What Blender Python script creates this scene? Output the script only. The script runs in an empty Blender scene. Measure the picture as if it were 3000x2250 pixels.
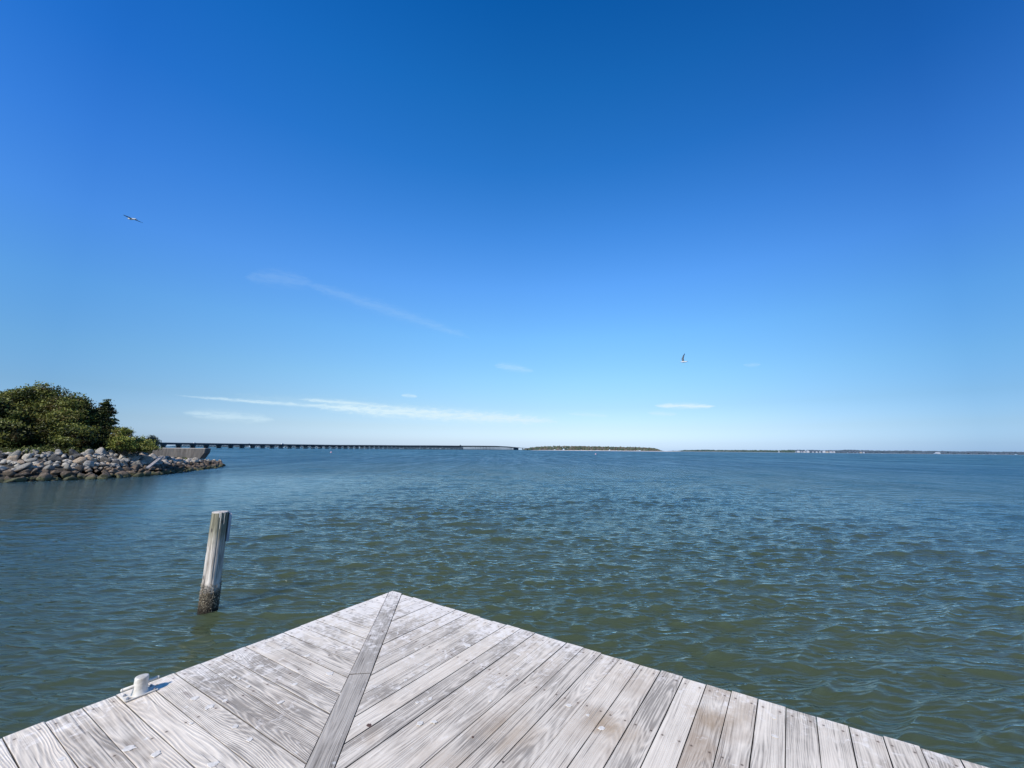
import bpy, bmesh, math, random
import numpy as np
from math import radians, sin, cos, pi, atan2, hypot, degrees
from mathutils import Vector, Matrix, noise as mn

random.seed(7)
RNG = np.random.default_rng(11)
sc = bpy.context.scene
COL = sc.collection

# ------------------------------------------------------------------ camera
FPX = 1150.0                      # focal length in pixels of the 3000 px wide photo
PITCH = math.atan(192 / FPX)
ROLL = radians(0.57)
HC = 2.9                          # camera above the water
DZ = 1.3                          # deck top above the water
fw = np.array([0, cos(PITCH), sin(PITCH)]); up = np.array([0, -sin(PITCH), cos(PITCH)]); rt = np.array([1., 0, 0])
CR = rt * cos(ROLL) + up * sin(ROLL); CU = -rt * sin(ROLL) + up * cos(ROLL); CF = fw
CC = np.array([0, 0, HC])
cam = bpy.data.cameras.new("camera"); camo = bpy.data.objects.new("camera", cam); COL.objects.link(camo)
cam.sensor_width = 36; cam.lens = FPX / 3000 * 36; cam.clip_end = 30000; cam.clip_start = .05
camo.matrix_world = Matrix(((CR[0], CU[0], -CF[0], 0), (CR[1], CU[1], -CF[1], 0), (CR[2], CU[2], -CF[2], HC), (0, 0, 0, 1)))
sc.camera = camo
sc.view_settings.view_transform = 'Standard'; sc.view_settings.look = 'None'; sc.view_settings.exposure = 0

def ray(x, y): return CF + CR * (x - 1500) / FPX - CU * (y - 1125) / FPX
def gp(x, y, z=0.0):              # where the photo's pixel meets the level z
    d = ray(x, y); t = (z - HC) / d[2]; p = CC + d * t; return np.array([p[0], p[1]])
def at(x, y, Y):                  # the point of that pixel at depth Y
    d = ray(x, y); return CC + d * Y / d[1]

# ------------------------------------------------------------------ helpers
def tag(o, label=None, cat=None, group=None, kind=None):
    if label: o['label'] = label
    if cat: o['category'] = cat
    if group: o['group'] = group
    if kind: o['kind'] = kind
    return o
def empty(name, loc, rz=0.0):
    o = bpy.data.objects.new(name, None); COL.objects.link(o); o.location = loc; o.rotation_euler = (0, 0, rz); return o
def link(name, me, mat=None, parent=None, smooth=False):
    o = bpy.data.objects.new(name, me); COL.objects.link(o)
    if mat is not None:
        for m in (mat if isinstance(mat, (list, tuple)) else [mat]): me.materials.append(m)
    if parent is not None: o.parent = parent
    if smooth: me.polygons.foreach_set('use_smooth', [True] * len(me.polygons))
    return o
def bm_obj(name, bm, mat=None, parent=None, smooth=False):
    me = bpy.data.meshes.new(name); bm.to_mesh(me); bm.free(); return link(name, me, mat, parent, smooth)
def np_mesh(name, V, F, smooth=False):   # V (n,3), F (m,k)
    me = bpy.data.meshes.new(name); V = np.asarray(V, np.float32); F = np.asarray(F, np.int32); k = F.shape[1]
    me.vertices.add(len(V)); me.vertices.foreach_set('co', V.ravel())
    me.loops.add(F.size); me.loops.foreach_set('vertex_index', F.ravel())
    me.polygons.add(len(F)); me.polygons.foreach_set('loop_start', np.arange(0, F.size, k, dtype=np.int32))
    try: me.polygons.foreach_set('loop_total', np.full(len(F), k, np.int32))
    except Exception: pass
    if smooth: me.polygons.foreach_set('use_smooth', np.ones(len(F), bool))
    me.update(calc_edges=True); me.validate(); return me
def box(bm, c, s, M=None):
    r = bmesh.ops.create_cube(bm, size=1.0)
    for v in r['verts']:
        v.co = Vector((v.co.x * s[0] + c[0], v.co.y * s[1] + c[1], v.co.z * s[2] + c[2]))
        if M: v.co = M @ v.co
    return r['verts']
def cyl(bm, p0, p1, r0, r1, n=10):
    p0 = Vector(p0); p1 = Vector(p1); d = p1 - p0
    q = d.to_track_quat('Z', 'Y')
    r = bmesh.ops.create_cone(bm, cap_ends=True, segments=n, radius1=r0, radius2=r1, depth=d.length)
    for v in r['verts']: v.co = q @ v.co + (p0 + p1) / 2
    return r['verts']

# ---- materials
class NT:
    def __init__(s, name):
        s.m = bpy.data.materials.new(name); s.m.use_nodes = True; s.t = s.m.node_tree
        s.b = s.t.nodes['Principled BSDF']
    def n(s, typ, **kw):
        n = s.t.nodes.new(typ)
        for k, v in kw.items():
            if k == 'inp':
                for a, b in v.items():
                    if hasattr(b, 'is_linked') or hasattr(b, 'links'): s.t.links.new(b, n.inputs[a])
                    else: n.inputs[a].default_value = b
            else: setattr(n, k, v)
        return n
    def l(s, a, b): s.t.links.new(a, b)
    def math(s, op, a, b=None, c=None, clamp=False):
        n = s.t.nodes.new('ShaderNodeMath'); n.operation = op; n.use_clamp = clamp
        for i, v in enumerate((a, b, c)):
            if v is None: continue
            if isinstance(v, (int, float)): n.inputs[i].default_value = v
            else: s.l(v, n.inputs[i])
        return n.outputs[0]
    def mix(s, f, a, b, typ='MIX'):
        n = s.t.nodes.new('ShaderNodeMix'); n.data_type = 'RGBA'; n.blend_type = typ
        for i, v in ((0, f), (6, a), (7, b)):
            if isinstance(v, (int, float)): n.inputs[i].default_value = v
            elif isinstance(v, tuple): n.inputs[i].default_value = (v + (1,))[:4]
            else: s.l(v, n.inputs[i])
        return n.outputs[2]
    def ramp(s, f, stops, interp='LINEAR'):
        n = s.t.nodes.new('ShaderNodeValToRGB'); n.color_ramp.interpolation = interp
        e = n.color_ramp.elements
        while len(e) < len(stops): e.new(.5)
        for i, (p, c) in enumerate(stops):
            e[i].position = p; e[i].color = (c, c, c, 1) if isinstance(c, (int, float)) else (tuple(c) + (1,))[:4]
        s.l(f, n.inputs[0]); return n.outputs[0]
    def noise(s, vec, scale, detail=3, rough=.5, dist=0.0, out=0):
        n = s.t.nodes.new('ShaderNodeTexNoise'); n.inputs['Scale'].default_value = scale; n.inputs['Detail'].default_value = detail
        n.inputs['Roughness'].default_value = rough; n.inputs['Distortion'].default_value = dist
        if vec is not None: s.l(vec, n.inputs['Vector'])
        return n.outputs[out]
    def voro(s, vec, scale, feature='F1', out=0, rnd=1.0):
        n = s.t.nodes.new('ShaderNodeTexVoronoi'); n.feature = feature; n.inputs['Scale'].default_value = scale
        n.inputs['Randomness'].default_value = rnd
        if vec is not None: s.l(vec, n.inputs['Vector'])
        return n.outputs[out]
    def mapping(s, vec, scale=(1, 1, 1), loc=(0, 0, 0), rot=(0, 0, 0)):
        n = s.t.nodes.new('ShaderNodeMapping'); s.l(vec, n.inputs[0])
        n.inputs['Scale'].default_value = scale; n.inputs['Location'].default_value = loc; n.inputs['Rotation'].default_value = rot
        return n.outputs[0]
    def bump(s, h, strength=.3, dist=.01, normal=None):
        n = s.t.nodes.new('ShaderNodeBump'); n.inputs['Strength'].default_value = strength; n.inputs['Distance'].default_value = dist
        s.l(h, n.inputs['Height'])
        if normal is not None: s.l(normal, n.inputs['Normal'])
        return n.outputs[0]
    def coord(s, which='Object'): return s.t.nodes.new('ShaderNodeTexCoord').outputs[which]
    def pos(s): return s.t.nodes.new('ShaderNodeNewGeometry').outputs['Position']
    def sep(s, v):
        n = s.t.nodes.new('ShaderNodeSeparateXYZ'); s.l(v, n.inputs[0]); return n.outputs
    def comb(s, x, y, z):
        n = s.t.nodes.new('ShaderNodeCombineXYZ')
        for i, v in enumerate((x, y, z)):
            if isinstance(v, (int, float)): n.inputs[i].default_value = v
            else: s.l(v, n.inputs[i])
        return n.outputs[0]
    def fin(s, col=None, rough=None, normal=None, spec=None):
        for k, v in (('Base Color', col), ('Roughness', rough), ('Normal', normal), ('Specular IOR Level', spec)):
            if v is None: continue
            if isinstance(v, (int, float)): s.b.inputs[k].default_value = v
            elif isinstance(v, tuple): s.b.inputs[k].default_value = (v + (1,))[:4]
            else: s.l(v, s.b.inputs[k])
        return s.m

# ------------------------------------------------------------------ light and sky
SUN_AZ, SUN_EL = 212.6, 42.0      # degrees, azimuth clockwise from +Y
sd = Vector((sin(radians(SUN_AZ)) * cos(radians(SUN_EL)), cos(radians(SUN_AZ)) * cos(radians(SUN_EL)), sin(radians(SUN_EL))))
sl = bpy.data.lights.new("sun", 'SUN'); sl.energy = 4.9; sl.angle = radians(.53); sl.color = (1, .925, .82)
so = bpy.data.objects.new("sun", sl); COL.objects.link(so); so.rotation_euler = sd.to_track_quat('Z', 'Y').to_euler(); so.location = (0, 0, 30)

def srgb(*c): return tuple(((v / 255) / 12.92 if v / 255 < .04045 else ((v / 255 + .055) / 1.055) ** 2.4) for v in c)
def build_world():
    w = bpy.data.worlds.new("World"); sc.world = w; w.use_nodes = True
    s = NT.__new__(NT); s.t = w.node_tree
    bg = s.t.nodes['Background']; bg.inputs[1].default_value = .1
    sky = s.t.nodes.new('ShaderNodeTexSky'); sky.sky_type = 'NISHITA'; sky.sun_disc = False
    sky.sun_elevation = radians(SUN_EL); sky.sun_rotation = radians(SUN_AZ)
    sky.air_density = 1; sky.dust_density = 1; sky.ozone_density = 1
    dirv = s.t.nodes.new('ShaderNodeTexCoord').outputs['Generated']
    x, y, z = s.sep(dirv)[:3]
    el = s.math('MULTIPLY', s.math('ARCSINE', z), 180 / pi)
    az = s.math('MULTIPLY', s.math('ARCTAN2', x, y), 180 / pi)
    # clear dry air: grade the Nishita sky towards the deep polarised blue of the day
    base = {0: (.42, .41, .32), 1: (.51, .52, .41), 3: (.52, .61, .57), 6: (.41, .55, .64), 10: (.295, .435, .59), 16: (.20, .31, .48),
            23: (.144, .228, .378), 30: (.113, .181, .31), 38: (.093, .149, .262), 46: (.081, .13, .234), 54: (.077, .123, .22), 90: (.08, .12, .22)}
    want = {0: srgb(214, 236, 258), 1: srgb(212, 237, 258), 3: srgb(202, 234, 258), 6: srgb(172, 219, 255), 10: srgb(148, 209, 255), 16: srgb(120, 189, 253),
            23: srgb(94, 164, 246), 30: srgb(68, 141, 227), 38: srgb(42, 120, 205), 46: srgb(26, 106, 188), 54: srgb(12, 92, 172), 90: srgb(6, 70, 140)}
    K = 3.0
    stops = []
    for e in sorted(base):
        b = base[e]; t = want[e]
        stops.append((e / 90, tuple(t[i] / b[i] / K for i in range(3))))
    r = s.ramp(s.math('DIVIDE', s.math('MAXIMUM', el, 0.0), 90), stops)
    vm = s.t.nodes.new('ShaderNodeVectorMath'); vm.operation = 'MULTIPLY'; s.l(sky.outputs[0], vm.inputs[0]); s.l(r, vm.inputs[1])
    vs = s.t.nodes.new('ShaderNodeVectorMath'); vs.operation = 'SCALE'; s.l(vm.outputs[0], vs.inputs[0]); vs.inputs['Scale'].default_value = K
    # sky colour darkened sideways in imitation of lens vignetting
    an = s.math('MULTIPLY', az, 1 / 50); tt = s.math('MINIMUM', s.math('MULTIPLY', an, an), 1.0)
    lf = s.math('MULTIPLY_ADD', s.math('MAXIMUM', s.math('MINIMUM', s.math('MULTIPLY', an, -1.0), 1.0), 0.0), .17, 1.0)
    fac = s.comb(*[s.math('MULTIPLY', lf, s.math('MULTIPLY_ADD', tt, -k, 1.0)) for k in (.48, .36, .24)])
    vf = s.t.nodes.new('ShaderNodeVectorMath'); vf.operation = 'MULTIPLY'; s.l(vs.outputs[0], vf.inputs[0]); s.l(fac, vf.inputs[1]); vs = vf
    # cirrus streaks: (az0, el0, az1, el1, half thickness deg, strength, bow)
    streaks = [(-41, 5.55, 6.3, 4.0, .30, .62, .35), (-28, 5.4, 7.0, 4.05, .85, 1.0, .1), (-29, 6.1, -15.5, 5.5, .36, .7, .15), (-40, 3.7, -31, 3.35, .55, .42, .0),
               (20.0, 6.15, 27.6, 5.8, .34, 1.0, .0), (19, 5.15, 23, 4.9, .28, .35, 0), (-15.9, 7.4, -13.6, 7.3, .25, .5, 0),
               (-31, 21.1, -6, 16.0, .75, .085, .5), (-36, 20.1, -28, 20.9, .9, .08, .4), (-2.8, 12.2, 3.3, 11.3, .5, .22, .1), (8, 5.2, 14, 4.8, .3, .25, 0),
               (-36, 6.0, 8, 4.4, 1.0, .12, .1), (31, 10.8, 33, 10.7, .2, .2, 0), (-12.5, 4.9, -9.5, 5.6, .14, .5, 0)]
    uv = s.comb(az, s.math('MULTIPLY', el, 5.0), 0.0)
    wisp = s.noise(uv, .55, 5, .62, .6)
    edge = s.noise(s.mapping(uv, (1, .6, 1), (13, 4, 2)), .9, 4, .6, .4)
    total = None
    for (a0, e0, a1, e1, hw, st, bow) in streaks:
        L = a1 - a0
        t = s.math('DIVIDE', s.math('SUBTRACT', az, a0), L)
        par = s.math('MULTIPLY', s.math('MULTIPLY', t, s.math('SUBTRACT', 1.0, t)), 4 * bow)
        line = s.math('ADD', s.math('MULTIPLY_ADD', t, e1 - e0, e0), par)
        dv = s.math('SUBTRACT', el, line)
        dv = s.math('ADD', dv, s.math('MULTIPLY', s.math('SUBTRACT', edge, .5), hw * 1.5))
        taper = s.math('POWER', s.math('MAXIMUM', s.math('MULTIPLY', s.math('MULTIPLY', t, s.math('SUBTRACT', 1.0, t)), 4.0), 0.0), .6)
        wdt = s.math('MAXIMUM', s.math('MULTIPLY', taper, hw), .001)
        q = s.math('DIVIDE', dv, wdt)
        g = s.math('EXPONENT', s.math('MULTIPLY', s.math('MULTIPLY', q, q), -1.3))
        g = s.math('MULTIPLY', s.math('MULTIPLY', g, st), s.math('MINIMUM', s.math('MULTIPLY', taper, 1.6), 1.0))
        total = g if total is None else s.math('MAXIMUM', total, g)
    wr = s.ramp(wisp, [(.3, .4), (.56, 1.0)])
    dens = s.math('MULTIPLY', s.math('MULTIPLY', total, wr), 1.12, clamp=True)
    out = s.mix(dens, vs.outputs[0], tuple(10 * v for v in srgb(216, 241, 253)))
    s.l(out, bg.inputs[0])
build_world()

# ------------------------------------------------------------------ water
def build_water():
    # polar sheet, fine in front of the pier, coarse behind; reaches the horizon
    th_f = np.radians(np.linspace(-72, 72, 1501)); th_b = np.radians(np.linspace(72, 288, 120))[1:-1]
    th = np.concatenate([th_f, th_b]); n = len(th)
    rs = [0.6]
    while rs[-1] < 9000:
        r = rs[-1]; rs.append(r * (1 + (.0042 if r < 90 else .0042 + min(.05, (r - 90) * .00012))))
    rs = np.array(rs); m = len(rs)
    R, T = np.meshgrid(rs, th, indexing='ij')
    X = (R * np.sin(T)).ravel(); Y = (R * np.cos(T)).ravel()
    sp = np.maximum(.0042 * R, R * np.radians(144 / 1500)).ravel(); sp = np.where(np.abs(np.arctan2(X, Y)) > radians(72), sp * 12, sp)
    sp = np.where(R.ravel() > 90, sp * 3, sp)
    Z = np.zeros_like(X); DX = np.zeros_like(X); DY = np.zeros_like(X)
    rng = np.random.default_rng(5)
    waves = []
    for i in range(70):           # wind chop running towards the pier
        lam = .17 * (1.5 / .17) ** (i / 69); az = radians(177 + rng.normal(0, 24 if lam < .6 else 11)); waves.append((lam, az, .0064 * lam ** (1.0 if lam < .6 else .85) * (1.30 if lam < .5 else .60)))
    for i in range(34):           # shorter crossing ripples
        lam = .16 * (.8 / .16) ** (i / 33); az = radians(rng.choice([146, 212]) + rng.normal(0, 9)); waves.append((lam, az, .0040 * lam))
    for i in range(14):
        lam = 1.6 + i * .34; az = radians(182 + rng.normal(0, 8)); waves.append((lam, az, .0026))
    idx = np.where(np.ones_like(X, bool))[0]
    gust = 1 + .28 * np.sin(X * .31 + 1.3 * np.sin(Y * .17)) * np.sin(Y * .23 + X * .11 + .8)
    for lam, az, amp in waves:
        k = 2 * pi / lam; dx, dy = sin(az), cos(az); ph = rng.uniform(0, 2 * pi)
        w = np.clip((lam / sp - 2.6) / 3.0, 0, 1); sel = w > 0
        xs = X[sel]; ys = Y[sel]; a = amp * w[sel]
        p = k * (dx * xs + dy * ys) + ph + .5 * np.sin(.9 * xs / max(lam, .6) * .35 + ph) 
        Z[sel] += a * np.cos(p); sn = a * np.sin(p) * 1.3
        DX[sel] -= dx * sn; DY[sel] -= dy * sn
    calm = np.clip((-X - 2) / 14, 0, 1) * np.clip((52 - Y) / 14, 0, 1); cove = np.clip((-X - 11) / 12, 0, 1) * np.clip((44 - Y) / 14, 0, 1); g = gust * (1 - .45 * calm) * (1 - .6 * cove)
    V = np.stack([X + DX * g, Y + DY * g, Z * g], 1)
    i = np.arange(m - 1)[:, None]; j = np.arange(n)[None, :]; jn = (j + 1) % n
    F = np.stack([i * n + j, (i + 1) * n + j, (i + 1) * n + jn, i * n + jn], -1).reshape(-1, 4)
    # orientation: make normals point up
    F = F[:, ::-1] if np.cross(V[F[0, 1]] - V[F[0, 0]], V[F[0, 2]] - V[F[0, 0]])[2] < 0 else F
    me = np_mesh('water', V, F, True)
    s = NT('bay_water')
    P = s.pos(); x, y, z = s.sep(P)[:3]
    rad = s.math('SQRT', s.math('ADD', s.math('MULTIPLY', x, x), s.math('MULTIPLY', y, y)))
    big = s.noise(P, .045, 3, .5)
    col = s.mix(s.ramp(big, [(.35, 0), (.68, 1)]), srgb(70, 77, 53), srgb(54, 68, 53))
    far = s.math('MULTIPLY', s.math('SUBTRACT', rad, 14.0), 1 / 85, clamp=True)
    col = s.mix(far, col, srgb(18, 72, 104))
    def ridged(v, scale, det):
        n = s.t.nodes.new('ShaderNodeTexNoise'); n.noise_type = 'RIDGED_MULTIFRACTAL'; n.normalize = False; s.l(v, n.inputs['Vector'])
        n.inputs['Scale'].default_value = scale; n.inputs['Detail'].default_value = det; n.inputs['Roughness'].default_value = .5; n.inputs['Offset'].default_value = .9; n.inputs['Gain'].default_value = 1.2
        n.inputs['Distortion'].default_value = .25; return n.outputs[0]
    r1 = ridged(s.mapping(P, (.42, 2.3, 1), rot=(0, 0, radians(-12))), 3.4, 1.0)
    r2 = ridged(s.mapping(P, (.42, 2.3, 1), rot=(0, 0, radians(15)), loc=(7, 3, 0)), 2.8, 1.0)
    n1 = s.noise(s.mapping(P, (1, 1.9, 1), rot=(0, 0, radians(8))), 9.0, 3, .55, .3)
    n3 = s.noise(s.mapping(P, (.5, 1.4, 1), rot=(0, 0, radians(5))), 1.3, 5, .65, .3)
    n4 = s.noise(s.mapping(P, (.4, 1.2, 1), rot=(0, 0, radians(-4))), .22, 4, .6, .3)
    h = s.math('ADD', s.math('MULTIPLY', r1, .0125), s.math('ADD', s.math('MULTIPLY', r2, .0120), s.math('MULTIPLY', n1, .0016)))
    farw = s.math('MULTIPLY', s.math('SUBTRACT', rad, 18.0), 1 / 70, clamp=True); fw2 = s.math('MULTIPLY', s.math('SUBTRACT', rad, 60.0), 1 / 200, clamp=True)
    h = s.math('ADD', h, s.math('MULTIPLY', s.math('MULTIPLY', n3, farw), .55)); h = s.math('ADD', h, s.math('MULTIPLY', s.math('MULTIPLY', n4, fw2), 3.2))
    calm = s.math('MULTIPLY', s.math('MULTIPLY', s.math('SUBTRACT', s.math('MULTIPLY', x, -1.0), 2.0), 1 / 14, clamp=True), s.math('MULTIPLY', s.math('SUBTRACT', 52.0, y), 1 / 14, clamp=True))
    cove = s.math('MULTIPLY', s.math('MULTIPLY', s.math('SUBTRACT', s.math('MULTIPLY', x, -1.0), 11.0), 1 / 12, clamp=True), s.math('MULTIPLY', s.math('SUBTRACT', 44.0, y), 1 / 14, clamp=True))
    h = s.math('MULTIPLY', s.math('MULTIPLY', h, s.math('MULTIPLY_ADD', calm, -.5, 1.0)), s.math('MULTIPLY_ADD', cove, -.45, 1.0))
    b = s.bump(h, 1.0, 1.0)
    s.b.inputs['IOR'].default_value = 1.333
    s.b.inputs['Subsurface Weight'].default_value = 1.0; s.b.subsurface_method = 'BURLEY'; s.b.inputs['Subsurface Scale'].default_value = 3.0; s.b.inputs['Specular IOR Level'].default_value = 0.0; s.b.inputs['Subsurface Radius'].default_value = (1, 1, 1)
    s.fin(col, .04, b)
    # wind-roughened open water: sky reflection and light-dark wave streaks painted as diffuse blue
    sx = s.noise(s.mapping(P, (.55, .16, 1)), 1.0, 4, .65); sx2 = s.noise(s.mapping(P, (.02, .012, 1)), 1.0, 3, .6)
    sv = s.math('ADD', s.math('MULTIPLY', s.math('SUBTRACT', sx, .5), 1.3), s.math('MULTIPLY', s.math('SUBTRACT', sx2, .5), 1.0))
    sx3 = s.noise(s.mapping(P, (.22, .030, 1), rot=(0, 0, radians(1.5))), 1.0, 5, .7); sx4 = s.noise(s.mapping(P, (.9, .10, 1), rot=(0, 0, radians(-2))), 1.0, 3, .7)
    sv = s.math('ADD', sv, s.math('ADD', s.math('MULTIPLY', s.math('SUBTRACT', sx3, .5), 1.9), s.math('MULTIPLY', s.math('SUBTRACT', sx4, .5), 1.3)))
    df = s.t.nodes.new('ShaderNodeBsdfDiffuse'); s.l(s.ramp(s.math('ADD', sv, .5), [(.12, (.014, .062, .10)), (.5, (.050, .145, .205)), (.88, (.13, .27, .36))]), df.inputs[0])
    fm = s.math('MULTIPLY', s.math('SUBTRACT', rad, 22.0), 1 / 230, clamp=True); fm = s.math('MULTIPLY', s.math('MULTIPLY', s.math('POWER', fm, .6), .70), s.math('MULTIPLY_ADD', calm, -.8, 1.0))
    mx = s.t.nodes.new('ShaderNodeMixShader'); s.l(fm, mx.inputs[0])
    gl = s.t.nodes.new('ShaderNodeBsdfGlossy'); gl.inputs['Roughness'].default_value = .085; gl.inputs['Color'].default_value = (.84, .97, 1.0, 1); s.l(b, gl.inputs['Normal'])
    fr = s.t.nodes.new('ShaderNodeFresnel'); fr.inputs['IOR'].default_value = 1.333; s.l(b, fr.inputs['Normal'])
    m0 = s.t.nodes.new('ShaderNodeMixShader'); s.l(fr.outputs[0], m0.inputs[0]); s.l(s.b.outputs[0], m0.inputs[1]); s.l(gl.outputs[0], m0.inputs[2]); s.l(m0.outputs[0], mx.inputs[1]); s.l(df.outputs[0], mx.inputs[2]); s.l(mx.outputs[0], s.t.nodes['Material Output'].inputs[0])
    o = link('water', me, s.m); tag(o, 'rippled green and blue bay water reaching the horizon', None, None, 'structure')
build_water()

# seabed below, so that nothing is empty under the water
bm = bmesh.new(); box(bm, (0, 0, -6), (400, 400, .2)); s = NT('mud'); sb = bm_obj('seabed', bm, s.fin((.05, .05, .03), .9)); tag(sb, 'muddy bed under the bay water', None, None, 'structure')

# ------------------------------------------------------------------ the wooden dock
STAINS = [(float(gp(a_, b_, DZ)[0]), float(gp(a_, b_, DZ)[1]), r_, m_) for a_, b_, r_, m_ in ((1480, 2150, .26, .5), (1750, 2110, .13, .75), (1820, 2150, .16, .55), (2080, 2110, .16, .6), (1300, 2230, .2, .35), (2170, 2100, .10, .5), (1080, 2150, .12, .3))]
def wood_material(name, lo=(.31, .268, .220), hi=(.80, .695, .56), dark_extra=0.0):
    s = NT(name)
    O = s.coord('Object'); P = s.pos()
    inf = s.t.nodes.new('ShaderNodeObjectInfo'); rnd = inf.outputs['Random']; tone, brown, worn = s.sep(inf.outputs['Color'])[:3]
    x, y, z = s.sep(O)[:3]
    off = s.comb(s.math('MULTIPLY', rnd, 137.0), s.math('MULTIPLY', rnd, 71.0), s.math('MULTIPLY', rnd, 31.0))
    va = s.t.nodes.new('ShaderNodeVectorMath'); va.operation = 'ADD'; s.l(O, va.inputs[0]); s.l(off, va.inputs[1]); Q = va.outputs[0]
    # growth rings of a log cut lengthwise
    wob = s.noise(s.mapping(Q, (1.3, 5, 5)), 1.0, 2, .5)
    r2 = s.math('FRACT', s.math('MULTIPLY', rnd, 17.3)); r3 = s.math('FRACT', s.math('MULTIPLY', rnd, 43.7))
    cy = s.math('ADD', y, s.math('MULTIPLY', s.math('SUBTRACT', r2, .5), .13))
    cy = s.math('ADD', cy, s.math('MULTIPLY', s.math('SUBTRACT', wob, .5), .09))
    wob2 = s.noise(s.mapping(Q, (.7, 2, 2), (5, 5, 5)), 1.0, 1, .5)
    cz = s.math('ADD', s.math('MULTIPLY', x, s.math('MULTIPLY_ADD', r3, .05, -.025)), s.math('MULTIPLY_ADD', s.math('SUBTRACT', wob2, .5), .22, .05))
    rad = s.math('SQRT', s.math('ADD', s.math('MULTIPLY', cy, cy), s.math('MULTIPLY', cz, cz)))
    fine = s.noise(s.mapping(Q, (2.5, 45, 45)), 1.0, 3, .6)
    ph = s.math('MULTIPLY_ADD', rad, 2 * pi / .0088, s.math('MULTIPLY', fine, 5.5))
    ring = s.math('MULTIPLY_ADD', s.math('SINE', ph), .5, .5)
    ring = s.math('POWER', ring, 1.4)
    # raised-grain streaks, cracks
    st1 = s.noise(s.mapping(Q, (1.5, 110, 110)), 1.0, 4, .65)
    st2 = s.noise(s.mapping(Q, (.9, 24, 24), (3, 3, 3)), 1.0, 3, .6)
    crack = s.ramp(s.noise(s.mapping(Q, (1.6, 95, 30), (8, 2, 1)), 1.0, 2, .5), [(.0, 0), (.285, 0), (.33, 1)])
    mott = s.noise(s.mapping(Q, (2.6, 16, 16)), 1.0, 5, .68)
    tile = s.noise(P, 2.3, 4, .6)
    g = s.math('ADD', s.math('MULTIPLY', ring, .27), s.math('MULTIPLY', s.ramp(st1, [(.38, 0), (.6, 1)]), .36))
    g = s.math('ADD', g, s.math('MULTIPLY', s.ramp(st2, [(.32, 0), (.68, 1)]), .28))
    g = s.math('ADD', g, s.math('MULTIPLY', s.math('SUBTRACT', mott, .5), .8))
    g = s.math('ADD', g, s.math('MULTIPLY', s.math('SUBTRACT', tile, .5), 1.1))
    g = s.math('ADD', g, s.math('MULTIPLY', s.math('SUBTRACT', tone, .5), 1.0))
    # knots
    vk = s.voro(s.mapping(Q, (1.1, 5.5, .001)), 1.0, 'F1')
    knot = s.ramp(vk, [(0, 1), (.055, .85), (.10, 0)])
    c = s.ramp(g, [(.06, lo), (.38, tuple(lo[i] * .4 + hi[i] * .6 for i in range(3))), (.86, hi)])
    # warm stain
    bn = s.ramp(s.noise(P, 3.1, 4, .6), [(.42, 0), (.66, 1)])
    c = s.mix(s.math('MULTIPLY', bn, brown), c, (.36, .255, .165), 'MIX')
    px_, py_ = s.sep(P)[:2]
    for (sx_, sy_, rr_, am_) in STAINS:
        dd = s.math('SQRT', s.math('ADD', s.math('POWER', s.math('SUBTRACT', px_, sx_), 2.0), s.math('POWER', s.math('SUBTRACT', py_, sy_), 2.0)))
        fa = s.math('MULTIPLY', s.ramp(s.math('ADD', s.math('DIVIDE', dd, rr_), s.math('MULTIPLY', s.math('SUBTRACT', s.noise(P, 6, 4, .65), .5), 1.6)), [(.3, 1), (1.0, 0)]), s.math('MULTIPLY', s.ramp(s.math('ADD', s.math('MULTIPLY', st2, .6), s.math('MULTIPLY', st1, .4)), [(.38, .25), (.56, 1)]), am_))
        c = s.mix(fa, c, (.36, .25, .15), 'MIX')
    c = s.mix(s.math('MULTIPLY', knot, .55), c, (.15, .11, .095))
    c = s.mix(s.math('MULTIPLY', s.math('SUBTRACT', 1.0, crack), .62), c, (.085, .07, .07))
    # salt and bird wear: pale crust, strongest where 'worn'
    dx = s.sep(s.coord('UV'))    # u = distance to the outer edge, v = distance to the corner
    edge = s.ramp(dx[0], [(0, 1), (.10, .8), (.4, .25), (1, 0)])
    tipd = s.ramp(dx[1], [(0, 1), (.28, .75), (.62, .12), (1, 0)])
    wear = s.math('ADD', s.math('ADD', s.math('MULTIPLY', edge, .48), s.math('MULTIPLY', tipd, .55)), s.math('MULTIPLY', worn, .3))
    fl = s.noise(s.mapping(P, (1, 1, 1)), 17, 5, .7, .6)
    fl2 = s.noise(P, 4.2, 3, .6)
    thr = s.math('MULTIPLY_ADD', wear, .40, s.math('MULTIPLY_ADD', s.math('SUBTRACT', fl2, .5), .35, -.20))
    crust = s.math('MULTIPLY', s.math('ADD', s.math('SUBTRACT', fl, .5), thr), 5.5, clamp=True)
    crust = s.math('MULTIPLY', crust, s.ramp(st1, [(.2, .45), (.5, 1)]))
    c = s.mix(s.math('MULTIPLY', crust, .80), c, (.84, .765, .675))
    # small droppings
    vs = s.voro(s.mapping(P, (1, 1, .001)), 9.0, 'F1', 0); vc = s.voro(s.mapping(P, (1, 1, .001)), 9.0, 'F1', 1)
    pick = s.math('GREATER_THAN', s.sep(vc)[0], .86)
    vd = s.math('ADD', vs, s.math('MULTIPLY', s.math('SUBTRACT', s.noise(P, 40, 2), .5), .22))
    spot = s.math('MULTIPLY', s.ramp(vd, [(.05, 1), (.13, 0)]), pick)
    c = s.mix(s.math('MULTIPLY', spot, .45), c, (.82, .78, .71))
    # dark specks: nail holes, grit
    vs2 = s.voro(s.mapping(P, (1, 1, .001), (3.3, 1.7, 0)), 7.0, 'F1', 0); vc2 = s.voro(s.mapping(P, (1, 1, .001), (3.3, 1.7, 0)), 7.0, 'F1', 1)
    dk = s.math('MULTIPLY', s.ramp(vs2, [(.04, 1), (.06, 0)]), s.math('GREATER_THAN', s.sep(vc2)[0], .82))
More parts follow.
